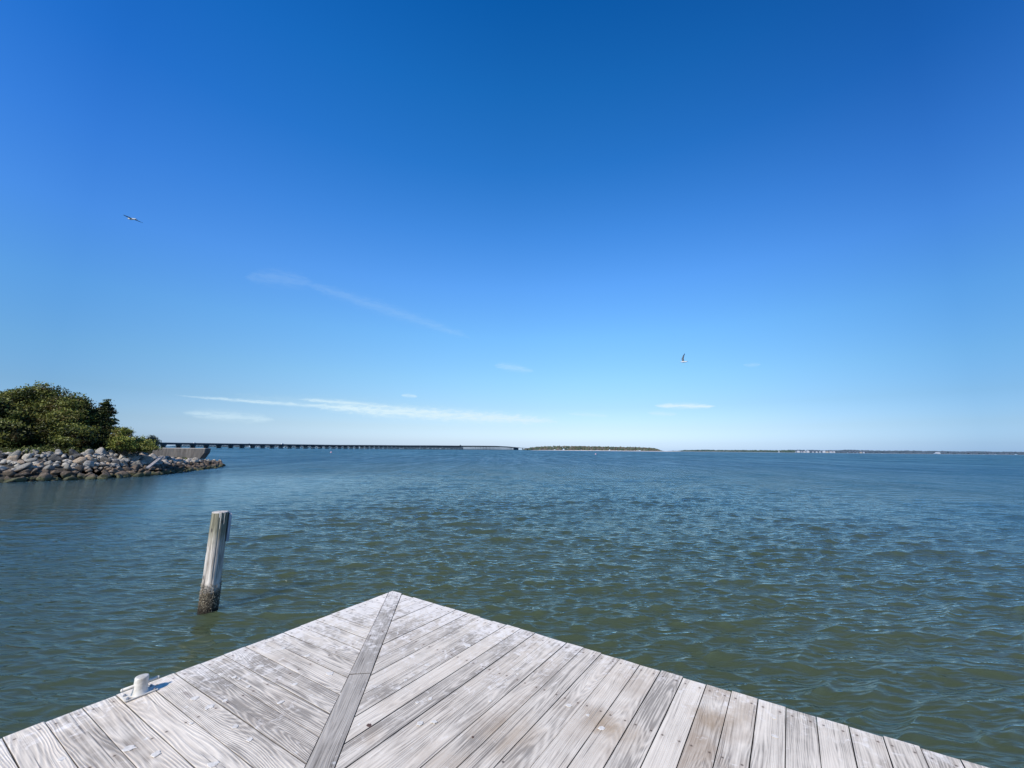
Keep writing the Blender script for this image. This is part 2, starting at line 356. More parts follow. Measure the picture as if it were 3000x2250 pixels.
    c = s.mix(s.math('MULTIPLY', dk, .85), c, (.07, .055, .05))
    # nail heads over the joists, with a little rust run along the grain
    u = dx[0]; yy = s.math('ABSOLUTE', s.math('SUBTRACT', s.math('ABSOLUTE', y), .045))
    for un in (.075, .69):
        du = s.math('ABSOLUTE', s.math('SUBTRACT', u, un))
        r_ = s.math('SQRT', s.math('ADD', s.math('MULTIPLY', du, du), s.math('MULTIPLY', yy, yy)))
        c = s.mix(s.math('MULTIPLY', s.ramp(r_, [(.0055, 1), (.0085, 0)]), .85), c, (.05, .04, .035))
        halo = s.math('MULTIPLY', s.ramp(yy, [(.003, 1), (.014, 0)]), s.ramp(du, [(.01, 1), (.06, 0)]))
        c = s.mix(s.math('MULTIPLY', halo, .22), c, (.22, .13, .08))
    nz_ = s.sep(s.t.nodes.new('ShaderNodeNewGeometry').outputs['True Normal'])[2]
    c = s.mix(s.ramp(nz_, [(.25, .85), (.5, 0)]), c, (.05, .042, .036))  # side faces painted dark so sunlit gaps look shaded
    hgt = s.math('ADD', s.math('MULTIPLY', ring, .5), s.math('ADD', s.math('MULTIPLY', st1, .8), s.math('MULTIPLY', crack, .8)))
    return s.fin(c, .85, s.bump(hgt, .55, .004), .25)
WOOD = wood_material('weathered_planks')
WOOD_DARK = wood_material('dark_weathered_plank', (.15, .13, .108), (.50, .44, .365))
s = NT('damp_timber'); o_ = s.coord(); WET = s.fin(s.ramp(s.noise(s.mapping(o_, (1, 1, 8)), 3, 4, .6), [(.3, (.035, .03, .024)), (.7, (.13, .11, .09))]), .8, s.bump(s.noise(o_, 20, 3), .4, .01))
s = NT('dropping_white'); WHITE_SPLAT = s.fin(s.ramp(s.noise(s.pos(), 60, 3), [(.35, (.56, .51, .44)), (.58, (.74, .67, .575))]), .7)
s = NT('dropping_brown'); BROWN_SPLAT = s.fin((.10, .055, .04), .8)

A = gp(1150, 1732, DZ)                               # the outer corner of the dock
eL = np.array([sin(radians(32.3)), cos(radians(32.3))])          # left edge runs from far back towards the corner
eR = np.array([sin(radians(122.75)), cos(radians(122.75))])      # right edge runs away from the corner
dg0 = np.array([-1.283, 4.708]); dg1 = np.array([-.9545, 2.282]); dgv = (dg1 - dg0) / np.linalg.norm(dg1 - dg0)
HWD = .0735
dgn = np.array([-dgv[1], dgv[0]])                    # points to the right half (positive x)
if dgn[0] < 0: dgn = -dgn
def clip(poly, p, n):             # keep the side where (q-p).n >= 0
    out = []
    for i in range(len(poly)):
        a = poly[i]; b = poly[(i + 1) % len(poly)]; da = (a - p) @ n; db = (b - p) @ n
        if da >= 0: out.append(a)
        if (da >= 0) != (db >= 0): out.append(a + (b - a) * da / (da - db))
    return out
nL = np.array([eL[1], -eL[0]])                       # inward normal of left edge
nR = np.array([eR[1], -eR[0]]) * 1.0
if nR @ (np.array([0, 2.]) - A) < 0: nR = -nR
if nL @ (np.array([0, 2.]) - A) < 0: nL = -nL
dock = empty('wooden_dock', (A[0], A[1], 0)); tag(dock, 'weathered grey wooden dock corner with planks meeting at a diagonal board', 'dock')
DOCK_OFF = np.array([A[0], A[1]])
BACK = -1.2
def plank(name, poly, ang, top, col, mat, thick=.038):
    if len(poly) < 3: return None
    P = np.array(poly); c = P.mean(0)
    area = .5 * abs(np.dot(P[:, 0], np.roll(P[:, 1], 1)) - np.dot(P[:, 1], np.roll(P[:, 0], 1)))
    if area < .0015: return None
    ca, sa = cos(-ang), sin(-ang); L = (P - c) @ np.array([[ca, -sa], [sa, ca]]).T
    if .5 * (np.dot(L[:, 0], np.roll(L[:, 1], -1)) - np.dot(L[:, 1], np.roll(L[:, 0], -1))) < 0: L = L[::-1]
    bm = bmesh.new()
    vs = [bm.verts.new((p[0], p[1], 0)) for p in L]
    f = bm.faces.new(vs)
    bmesh.ops.remove_doubles(bm, verts=bm.verts[:], dist=.002)
    f = bm.faces[:][0]
    r = bmesh.ops.extrude_face_region(bm, geom=[f])
    for v in [g for g in r['geom'] if isinstance(g, bmesh.types.BMVert)]: v.co.z -= thick
    bmesh.ops.recalc_face_normals(bm, faces=bm.faces[:])
    te = [e for e in bm.edges if all(abs(v.co.z) < 1e-6 for v in e.verts)]
    bmesh.ops.bevel(bm, geom=te, offset=.0032, segments=2, affect='EDGES', profile=.6)
    # cut it up along its length and across so that wear and a slight cup can vary
    lx = [v.co.x for v in bm.verts]; x0, x1 = min(lx), max(lx); n = max(2, int((x1 - x0) / .12))
    for k in range(1, n):
        bmesh.ops.bisect_plane(bm, geom=bm.verts[:] + bm.edges[:] + bm.faces[:], plane_co=(x0 + (x1 - x0) * k / n, 0, 0), plane_no=(1, 0, 0))
    sd_ = random.uniform(0, 100)
    for v in bm.verts:
        v.co.z += .0016 * mn.noise((v.co.x * .8 + sd_, v.co.y * 6, sd_)) * 2; v.co.y += .0012 * mn.noise((v.co.x * 3 + sd_, 3.1, (1 if v.co.y > 0 else -1) * 7.7))
    uvl = bm.loops.layers.uv.new('wear')
    for fc in bm.faces:
        for lp in fc.loops:
            q = np.array([lp.vert.co.x, lp.vert.co.y]) @ np.array([[cos(ang), -sin(ang)], [sin(ang), cos(ang)]]).T + c
            lp[uvl].uv = (min(1, max(0, min((q - A) @ nL, (q - A) @ nR)) / 1.0), min(1, np.linalg.norm(q - A) / 4.2))
    o = bm_obj(name, bm, mat, dock)
    o.location = (c[0] - DOCK_OFF[0], c[1] - DOCK_OFF[1], top); o.rotation_euler = (0, 0, ang); o.color = col
    return o
GAP = .0024
def run_planks(az, edge_o, edge_n, side, anchor, dark=()):
    d = np.array([sin(radians(az)), cos(radians(az))]); ang = atan2(d[1], d[0]); pn = np.array([-d[1], d[0]])
    s0 = anchor @ pn; corner = A @ pn
    for k in range(-60, 60):
        c = s0 + (k + .5) * .1522
        w = .1522 / 2 - GAP * random.uniform(.55, 1.25)
        mid = pn * c
        poly = [mid + d * 30 + pn * w, mid - d * 30 + pn * w, mid - d * 30 - pn * w, mid + d * 30 - pn * w]
        poly = clip(poly, A + edge_o * random.uniform(-.011, .008), edge_o)
        other = nR if edge_o is nL else nL
        poly = clip(poly, A + other * .001, other)
        if len(poly) < 3: continue
        poly = clip(poly, dg0 + dgn * side * (HWD + .004), dgn * side)
        if len(poly) < 3: continue
        poly = clip(poly, np.array([0, BACK]), np.array([0, 1.]))
        poly = clip(poly, np.array([-4.6, 0]), np.array([1., 0])) if len(poly) > 2 else poly
        poly = clip(poly, np.array([4.6, 0]), np.array([-1., 0])) if len(poly) > 2 else poly
        if len(poly) < 3: continue
        tone = .5 + random.uniform(-.24, .2); brown = random.choice([0, .05, .12, .22]); worn = random.uniform(0, .5)
        e = np.array(poly); ed = e[np.argmin((e - A) @ edge_o)]
        along = np.linalg.norm(ed - A)
        for (a, b, t2, br) in dark:
            if a < along < b: tone = t2; brown = br
        plank('plank', poly, ang, DZ + random.uniform(-.0012, .0012), (tone, brown, worn, 1), WOOD)
aR = gp(2069, 2007, DZ); aL = gp(244, 2077, DZ)
print('along', np.linalg.norm(aR - A))
dk = [(np.linalg.norm(gp(1875, 1950, DZ) - A), np.linalg.norm(gp(1935, 1967, DZ) - A), .17, .15),
      (np.linalg.norm(gp(2069, 2007, DZ) - A), np.linalg.norm(gp(2143, 2029, DZ) - A), .38, .65),
      (np.linalg.norm(gp(2143, 2029, DZ) - A), np.linalg.norm(gp(2220, 2052, DZ) - A), .5, .55),
      (np.linalg.norm(gp(1816, 1933, DZ) - A), np.linalg.norm(gp(1875, 1950, DZ) - A), .56, .35),
      (np.linalg.norm(gp(1657, 1885, DZ) - A), np.linalg.norm(gp(1708, 1899, DZ) - A), .36, .30)]
run_planks(35.0, nR, None, 1, aR, dk)
run_planks(-59.3, nL, None, -1, aL)
# the diagonal board in three lengths
joint = (gp(1060, 1975, DZ) - dg0) @ dgv
for k, (a, b) in enumerate([(-.3, joint - .002), (joint + .002, joint + 2.2), (joint + 2.204, 8.0)]):
    poly = [dg0 + dgv * a + dgn * HWD, dg0 + dgv * b + dgn * HWD, dg0 + dgv * b - dgn * HWD, dg0 + dgv * a - dgn * HWD]
    for n_ in (nL, nR): poly = clip(poly, A - n_ * .004, n_)
    poly = clip(poly, np.array([0, BACK]), np.array([0, 1.]))
    if len(poly) > 2:
        o = plank('diagonal_board', poly, atan2(dgv[1], dgv[0]), DZ + .004, (.52 + .06 * k, .05, .1, 1), WOOD_DARK)
        if o: o['label'] = 'darker grey diagonal board covering the mitre joint'
# frame below: rim joists, stringers, piles
def beam(name, p, q, w, h, ztop, mat=WET):
    p = np.array(p); q = np.array(q); v = q - p; L = np.linalg.norm(v); a = atan2(v[1], v[0]); c = (p + q) / 2
    bm = bmesh.new(); box(bm, (0, 0, -h / 2), (L, w, h)); o = bm_obj(name, bm, mat, dock)
    o.location = (c[0] - A[0], c[1] - A[1], ztop); o.rotation_euler = (0, 0, a); return o
zt = DZ - .042
beam('rim_joist', A + nL * .05 + eL * -.05, A + nL * .05 - eL * 7, .045, .24, zt)
beam('rim_joist', A + nR * .05 + eR * .08, A + nR * .05 + eR * 7, .045, .24, zt - .001)
for k in range(1, 5):
    off = .05 + k * .62
    beam('stringer', A + nL * off - eL * (off + .1), A + nL * off - eL * 7, .045, .24, zt - .002)
    beam('stringer', A + nR * off + eR * (off + .1), A + nR * off + eR * 7, .045, .24, zt - .003)
for p in [A + nL * .35 + nR * .35, A + nL * .3 - eL * 2.6, A + nL * .3 - eL * 5.2, A + nR * .3 + eR * 2.7, A + nR * .3 + eR * 5.3]:
    bm = bmesh.new(); cyl(bm, (0, 0, -5.9), (0, 0, zt - .25), .15, .14, 16); o = bm_obj('support_pile', bm, WET, dock, True); o.location = (p[0] - A[0], p[1] - A[1], 0)

# bird droppings on the planks
def splat(px, py, size, mat=WHITE_SPLAT, el=None, pw=None):
    p = pw if pw is not None else gp(px, py, DZ); n = 18; a0 = random.uniform(0, pi); el = el or random.uniform(1, 1.4)
    bm = bmesh.new(); rr = [size * (.75 + .5 * abs(mn.noise((px * .1 + cos(t) * 1.7, py * .1 + sin(t) * 1.7, 2)))) * random.uniform(.86, 1.14) for t in np.linspace(0, 2 * pi, n, endpoint=False)]
    top = []; bot = []
    for i in range(n):
        t = 2 * pi * i / n; q = Vector((cos(t) * rr[i] * el, sin(t) * rr[i], 0)); q.rotate(Matrix.Rotation(a0, 3, 'Z'))
        bot.append(bm.verts.new((q.x, q.y, -.0012))); top.append(bm.verts.new((q.x * .93, q.y * .93, .0002)))
    bm.faces.new(top)
    for i in range(n): bm.faces.new((bot[i], bot[(i + 1) % n], top[(i + 1) % n], top[i]))
    o = bm_obj('bird_dropping', bm, mat, dock, False); o.location = (p[0] - A[0], p[1] - A[1], DZ + .0026); return o
SPL = [(570, 2046, 30), (613, 2071, 32), (686, 1985, 16), (700, 1990, 12), (762, 1952, 20), (727, 2012, 18), (659, 2053, 20), (822, 2058, 20), (377, 2193, 34), (456, 2210, 30),
       (732, 2167, 20), (689, 2129, 22), (863, 2005, 22), (966, 1974, 26), (900, 1922, 18), (985, 2145, 14), (1006, 2034, 14), (1188, 1993, 14), (1053, 2123, 12),
       (1370, 1891, 24), (1251, 1948, 18), (1260, 2048, 16), (1222, 2059, 14), (1230, 2120, 26), (1272, 2115, 20), (1666, 2067, 20), (1722, 2096, 14), (1763, 2134, 22),
       (1436, 2054, 14), (1516, 1975, 10), (1747, 1993, 10), (1650, 2145, 10), (992, 2144, 14), (1002, 2032, 14), (1111, 1842, 26), (1135, 1766, 16), (1144, 1781, 12),
       (1220, 1902, 12), (2268, 2104, 14), (2270, 2158, 20), (1095, 1858, 14), (560, 2120, 14), (623, 2240, 30), (830, 1900, 16), (1040, 1800, 12), (180, 2225, 24)]
for x, y, w in SPL:
    dep = (HC - DZ) / -(ray(x, y)[2]); splat(x, y, w / 2 / FPX * dep * .85)
o = splat(1081, 2126, .017, BROWN_SPLAT); o['label'] = 'dark brown dropping'
o = splat(1385, 2160, .008, BROWN_SPLAT)

# ------------------------------------------------------------------ mooring bollard
s = NT('chalky_white_paint'); o_ = s.coord()
PAINT = s.fin(s.ramp(s.noise(o_, 14, 5, .65), [(.3, (.36, .32, .25)), (.48, (.62, .57, .49)), (.7, (.74, .69, .60))]), .55, s.bump(s.noise(o_, 60, 3), .15, .003))
s = NT('grey_galvanised'); STEEL = s.fin((.30, .31, .33), .5, None); s.b.inputs['Metallic'].default_value = .4
ec = A - eL * 2.2 + nL * .112
bol = empty('mooring_bollard', (ec[0], ec[1], DZ + .003), atan2(eL[1], eL[0])); tag(bol, 'small white painted post bollard with a cross bar bolted at the dock edge', 'bollard')
bm = bmesh.new(); box(bm, (0, 0, .003), (.165, .095, .006)); bmesh.ops.bevel(bm, geom=bm.edges[:], offset=.002, segments=2, affect='EDGES'); bm_obj('base_plate', bm, PAINT, bol)
prof = [(.046, .006), (.043, .010), (.039, .022), (.0365, .04), (.036, .06), (.0355, .085), (.036, .097), (.0345, .102), (.030, .104), (.0, .1045)]
bm = bmesh.new(); rings = []
for r, z in prof[:-1]: rings.append([bm.verts.new((r * cos(2 * pi * i / 36), r * sin(2 * pi * i / 36), z)) for i in range(36)])
for a, b in zip(rings, rings[1:]):
    for i in range(36): bm.faces.new((a[i], a[(i + 1) % 36], b[(i + 1) % 36], b[i]))
bm.faces.new(rings[-1]); bm_obj('post', bm, PAINT, bol, True)
bm = bmesh.new()
cyl(bm, (-.092, 0, .06), (.088, 0, .06), .0085, .0085, 14)
for sx in (-.092, .088):
    r = bmesh.ops.create_icosphere(bm, subdivisions=2, radius=.0098)
    for v in r['verts']: v.co.x = v.co.x * .8 + sx; v.co.z += .06
bm_obj('cross_bar', bm, PAINT, bol, True)
for sx in (-.066, .066):
    for sy in (-.03, .03):
        bm = bmesh.new(); cyl(bm, (sx, sy, .007), (sx, sy, .0135), .0095, .009, 6); cyl(bm, (sx, sy, .0135), (sx, sy, .0175), .005, .0045, 10); bm_obj('bolt', bm, STEEL, bol)

# ------------------------------------------------------------------ the lone pile
def build_pile():
    c = gp(609, 1792, 0); c = c + 0.05 * c / np.linalg.norm(c)
    root = empty('mooring_pile', (c[0], c[1], 0)); tag(root, 'round weathered wooden pile standing in the water with barnacles at its foot', 'mooring pile')
    bm = bmesh.new(); n = 96; zs = np.concatenate([np.linspace(-1.6, -.05, 8), np.linspace(0, 1.70, 150)]); rings = []
    for z in zs:
        ring = []
        for i in range(n):
            t = 2 * pi * i / n; r = .134 + .004 * (1.7 - z) * .4
            r += .006 * mn.noise((cos(t) * 1.5, sin(t) * 1.5, z * .9)) + .003 * mn.noise((cos(t) * 8, sin(t) * 8, z * 2))
            cr = mn.noise((cos(t) * 6.5, sin(t) * 6.5, z * .35 + 4)); r -= .012 * max(0, .1 - abs(cr)) / .1 * (1 if z > .5 else .2)
            # knot bulges down the left side
            for (kt, kz) in ((2.9, 1.32), (3.1, 1.02), (2.4, .72)): r += .011 * math.exp(-((t - kt) / .3) ** 2 - ((z - kz) / .06) ** 2)
            if z < .56:
                k = min(1, (.56 - z) / .25); r += k * (.010 + .014 * abs(mn.noise((cos(t) * 9, sin(t) * 9, z * 28))))
            ring.append(bm.verts.new((r * cos(t), r * sin(t), z)))
        rings.append(ring)
    for a, b in zip(rings, rings[1:]):
        for i in range(n): bm.faces.new((a[i], a[(i + 1) % n], b[(i + 1) % n], b[i]))
    # worn top: a shallow lip, then the end grain
    last = rings[-1]; prev = last
    for f_, dz in ((.96, .008), (.75, .010), (.4, .007)):
        cur = [bm.verts.new((v.co.x * f_, v.co.y * f_, 1.70 + dz + .004 * mn.noise((v.co.x * 30 * f_, v.co.y * 30 * f_, 1)))) for v in last]
        for i in range(n): bm.faces.new((prev[i], prev[(i + 1) % n], cur[(i + 1) % n], cur[i]))
        prev = cur
    bm.faces.new(prev)
    s = NT('pile_wood'); O = s.coord(); x, y, z = s.sep(O)[:3]
    st = s.noise(s.mapping(O, (22, 22, 1.4)), 1.0, 5, .65); st2 = s.noise(s.mapping(O, (60, 60, 2.5)), 1.0, 4, .7)
    n1 = s.noise(O, 6, 4, .6); zz = s.math('ADD', z, s.math('MULTIPLY', s.math('SUBTRACT', n1, .5), .35))
    grey = s.mix(s.ramp(st, [(.35, 0), (.62, 1)]), (.17, .14, .115), (.70, .615, .525))
    crk = s.ramp(st2, [(.30, 0), (.37, 1)]); crk2 = s.ramp(s.noise(s.mapping(O, (9, 9, .5)), 1.0, 2, .5), [(.35, 0), (.39, 1)])
    grn = s.mix(s.ramp(st, [(.35, 0), (.65, 1)]), (.11, .098, .062), (.36, .325, .235))
    c = s.mix(s.ramp(zz, [(0, 0), (.615, 0), (.76, 1), (1, 1)]), grey, grey)
    top = s.math('MULTIPLY', s.math('SUBTRACT', zz, 1.06), 3.2, clamp=True); c = s.mix(top, grey, grn)
    c = s.mix(s.math('MULTIPLY', s.math('SUBTRACT', 1.0, crk2), .85), c, (.05, .042, .04)); c = s.mix(s.math('MULTIPLY', s.math('SUBTRACT', 1.0, crk), .45), c, (.07, .06, .055))
    # knots
    vk = s.voro(s.mapping(O, (5, 5, 2.6)), 1.0); c = s.mix(s.ramp(vk, [(.07, .8), (.13, 0)]), c, (.07, .055, .05))
    low = s.math('MULTIPLY', s.math('SUBTRACT', .50, s.math('MULTIPLY_ADD', s.math('SUBTRACT', n1, .5), .5, z)), 5.0, clamp=True)
    vb = s.voro(O, 62, 'F1', 0); vbc = s.voro(O, 62, 'F1', 1)
    bar = s.mix(s.ramp(vb, [(.15, 0), (.55, 1)]), (.36, .29, .19), (.035, .026, .018)); bar = s.mix(s.math('MULTIPLY', s.sep(vbc)[0], .6), bar, (.06, .045, .03))
    c = s.mix(low, c, bar)
    wet = s.math('MULTIPLY', s.math('SUBTRACT', .16, z), 9.0, clamp=True); c = s.mix(s.math('MULTIPLY', wet, .85), c, (.018, .014, .009))
    wtop = s.math('MULTIPLY', s.math('SUBTRACT', z, 1.692), 200.0, clamp=True); c = s.mix(wtop, c, s.ramp(s.noise(O, 28, 4, .6), [(.35, (.20, .17, .14)), (.55, (.58, .52, .45))]))
    hb = s.math('MULTIPLY', s.math('SUBTRACT', 1.0, vb), low)
    bb = s.bump(s.math('ADD', s.math('ADD', s.math('MULTIPLY', st2, .5), s.math('MULTIPLY', crk2, .7)), s.math('MULTIPLY', hb, 2.0)), .7, .008)
    bm_obj('shaft', bm, s.fin(c, .85, bb, .2), root, True)
    # backing board on the far right side
    v = np.array([-c_x for c_x in (0, 0)]); d = Vector((-c0 for c0 in (0, 0, 0))) if False else None
    az = atan2(c[0], c[1]) if False else atan2(float(gp(609, 1792, 0)[0]), float(gp(609, 1792, 0)[1]))
    # right-hand direction as seen from the dock
    rx, ry = cos(-az), sin(-az)
    rgt = Vector((cos(az), -sin(az), 0)); fwd = Vector((sin(az), cos(az), 0))
    bm = bmesh.new(); box(bm, (0, 0, 0), (.045, .20, .50)); bmesh.ops.bevel(bm, geom=bm.edges[:], offset=.006, segments=2, affect='EDGES')
    s2 = NT('board_wood'); O = s2.coord(); bd = bm_obj('backing_board', bm, s2.fin(s2.ramp(s2.noise(s2.mapping(O, (30, 30, 2)), 1, 4), [(.3, (.20, .20, .22)), (.7, (.52, .52, .55))]), .85), root)
    p = rgt * .145 + fwd * .045; bd.location = (p.x, p.y, 1.42); bd.rotation_euler = (0, 0, -az + .15)
    for dz in (-.16, .17):
        bm = bmesh.new(); q0 = rgt * .165 + fwd * .03; cyl(bm, (q0.x, q0.y, 1.42 + dz), (q0.x + rgt.x * .018, q0.y + rgt.y * .018, 1.42 + dz), .014, .014, 8); bm_obj('bolt', bm, STEEL, root)
    # barnacles
    bm = bmesh.new(); rb = random.Random(4)
    for _ in range(520):
        t = rb.uniform(0, 2 * pi); z = .02 + .46 * rb.random() ** .8; r = .146 + .002 * rb.random(); q = rb.uniform(.004, .0095)
        p = Vector((r * cos(t), r * sin(t), z)); nn = Vector((cos(t), sin(t), rb.uniform(-.2, .2)))
        cyl(bm, p, p + nn * q * 1.1, q, q * .5, 6)
    s3 = NT('barnacle_shell'); inf = s3.noise(s3.coord(), 55, 1); brn_ = bm_obj('barnacles', bm, s3.fin(s3.ramp(inf, [(.38, (.05, .04, .028)), (.5, (.26, .21, .14)), (.62, (.45, .39, .28))]), .8), root); brn_['kind'] = 'stuff'
    # white streak of droppings
    bm = bmesh.new(); d0 = (-fwd * .137 + rgt * .015)
    for (off, z0, z1, w) in ((.0, 1.42, 1.70, .006), (.055, 1.5, 1.69, .004), (-.02, 1.62, 1.70, .012)):
        prev = None
        for k in range(9):
            z = z1 + (z0 - z1) * k / 8; ww = w * (1 - .5 * k / 8) * rb.uniform(.8, 1.2)
            pos_ = (-fwd * math.sqrt(max(0, .142 ** 2 - (off + .015) ** 2)) + rgt * (off + .015)); 
            a = bm.verts.new((pos_.x - rgt.x * ww, pos_.y - rgt.y * ww, z)); b = bm.verts.new((pos_.x + rgt.x * ww, pos_.y + rgt.y * ww, z))
            if prev: bm.faces.new((prev[0], prev[1], b, a))
            prev = (a, b)
    bm_obj('dropping_streak', bm, WHITE_SPLAT, root)
build_pile()

# ------------------------------------------------------------------ left shore: bank, rocks, wall, plants
front = [(-95, 25), (-70, 26.5), (-52, 28.5), (-44, 29.8)] + [tuple(gp(x, y, 0)) for x, y in [(0, 1413), (150, 1408), (300, 1403), (400, 1396), (500, 1387), (600, 1375), (645, 1368.5)]]
back = [(-42.9, 60.6), (-45.5, 62.6), (-47.5, 63.6), (-52, 66), (-62, 71), (-95, 80)]
shore = np.array(front + back)
def seg_dist(P, poly):
    best = np.full(len(P), 1e9)
    for a, b in zip(poly[:-1], poly[1:]):
        ab = b - a; t = np.clip(((P - a) @ ab) / (ab @ ab), 0, 1); best = np.minimum(best, np.linalg.norm(P - (a + t[:, None] * ab), axis=1))
    return best
def inside(P, poly):
    res = np.zeros(len(P), bool); n = len(poly)
    for i in range(n):
        a = poly[i]; b = poly[(i + 1) % n]
        cnd = ((a[1] > P[:, 1]) != (b[1] > P[:, 1])); xi = (b[0] - a[0]) * (P[:, 1] - a[1]) / (b[1] - a[1] + 1e-12) + a[0]; res ^= cnd & (P[:, 0] < xi)
    return res
def bank_z(P):
    d = seg_dist(P, shore); ins = inside(P, shore); sdist = np.where(ins, d, -d)
    cap = np.interp(P[:, 1], [40, 44, 49, 53, 57, 60], [9, 1.75, 1.25, .95, .7, .5])
    return np.where(sdist < 4.4, sdist * .47, 4.4 * .47 + (sdist - 4.4) * .05).clip(-2.5, 2.9).clip(None, np.where((P[:, 0] > -56), cap, 2.9)), sdist
def build_bank():
    xs = np.arange(-96, -38, .5); ys = np.arange(20, 84, .5); X, Y = np.meshgrid(xs, ys, indexing='ij'); P = np.stack([X.ravel(), Y.ravel()], 1)
    z, _ = bank_z(P); z = z - .12 + RNG.normal(0, .03, len(z)); n, m = len(xs), len(ys)
    i = np.arange(n - 1)[:, None]; j = np.arange(m - 1)[None]; F = np.stack([i * m + j, (i + 1) * m + j, (i + 1) * m + j + 1, i * m + j + 1], -1).reshape(-1, 4)
    me = np_mesh('shore_bank', np.column_stack([P, z]), F, True); s = NT('bank_soil'); c = s.ramp(s.noise(s.pos(), 3, 4), [(.3, (.02, .018, .012)), (.7, (.07, .06, .045))])
    o = link('shore_bank', me, s.fin(c, .95)); tag(o, 'low dark earth bank under the rocks and shrubs on the left', None, None, 'structure')
build_bank()

# boulders
s = NT('boulder_stone'); O = s.coord(); P_ = s.pos(); zz = s.sep(P_)[2]
inf = s.t.nodes.new('ShaderNodeObjectInfo'); rn = inf.outputs['Random']
base = s.ramp(rn, [(0, (.24, .22, .185)), (.16, (.41, .365, .30)), (.34, (.09, .083, .072)), (.48, (.56, .485, .385)), (.62, (.18, .155, .125)), (.74, (.42, .31, .21)), (.86, (.36, .325, .275))], 'CONSTANT')
nz = s.noise(P_, 1.3, 3, .6); zj = s.math('ADD', zz, s.math('MULTIPLY', s.math('SUBTRACT', nz, .5), .7))
brn = s.mix(s.math('FRACT', s.math('MULTIPLY', rn, 7.7)), (.045, .033, .022), (.18, .13, .088))
c = s.mix(s.ramp(zj, [(.85, 0), (1.35, 1)]), brn, base)
alg = s.mix(s.noise(P_, 4, 3), (.035, .04, .015), (.12, .12, .05))
c = s.mix(s.ramp(zj, [(.18, 1), (.42, 0)]), c, alg)
c = s.mix(s.ramp(zj, [(.0, 1), (.10, 0)]), c, (.015, .016, .008))
fl = s.noise(s.mapping(O, (1, 1, 1)), 3.5, 6, .7); c = s.mix(s.ramp(fl, [(.35, .55), (.5, 0)]), c, (.09, .085, .08)); c = s.mix(s.ramp(fl, [(.58, 0), (.72, .45)]), c, (.62, .61, .59))
STONE = s.fin(c, .85, s.bump(s.noise(O, 5, 5, .7), .9, .09), .3)
ico = bmesh.new(); bmesh.ops.create_icosphere(ico, subdivisions=3, radius=1); ICO_V = np.array([v.co[:] for v in ico.verts]); ICO_F = np.array([[v.index for v in f.verts] for f in ico.faces]); ico.free()
def rock_verts(rg):
    N = rg.normal(size=(8, 3)); N /= np.linalg.norm(N, axis=1)[:, None]; h = rg.uniform(.42, .9, 8)
    dn = ICO_V @ N.T; r = np.min(np.where(dn > .08, h / np.maximum(dn, .08), 9), axis=1).clip(.4, 1.25)
    V = ICO_V * r[:, None]; V += .035 * np.sin(V[:, [1, 2, 0]] * 7 + rg.uniform(0, 6, 3)); return V
VAR = [rock_verts(RNG) for _ in range(14)]
VARM = [np_mesh('boulder', v, ICO_F, False) for v in VAR]
for m_ in VARM: m_.materials.append(STONE)
def rot_m(rg):
    q = rg.normal(size=4); q /= np.linalg.norm(q); w, x, y, z = q
    return np.array([[1 - 2 * (y * y + z * z), 2 * (x * y - z * w), 2 * (x * z + y * w)], [2 * (x * y + z * w), 1 - 2 * (x * x + z * z), 2 * (y * z - x * w)], [2 * (x * z - y * w), 2 * (y * z + x * w), 1 - 2 * (x * x + y * y)]])
def px_of(p):
    v = np.array(p) - CC; w = v @ CF; return 1500 + FPX * (v @ CR) / w
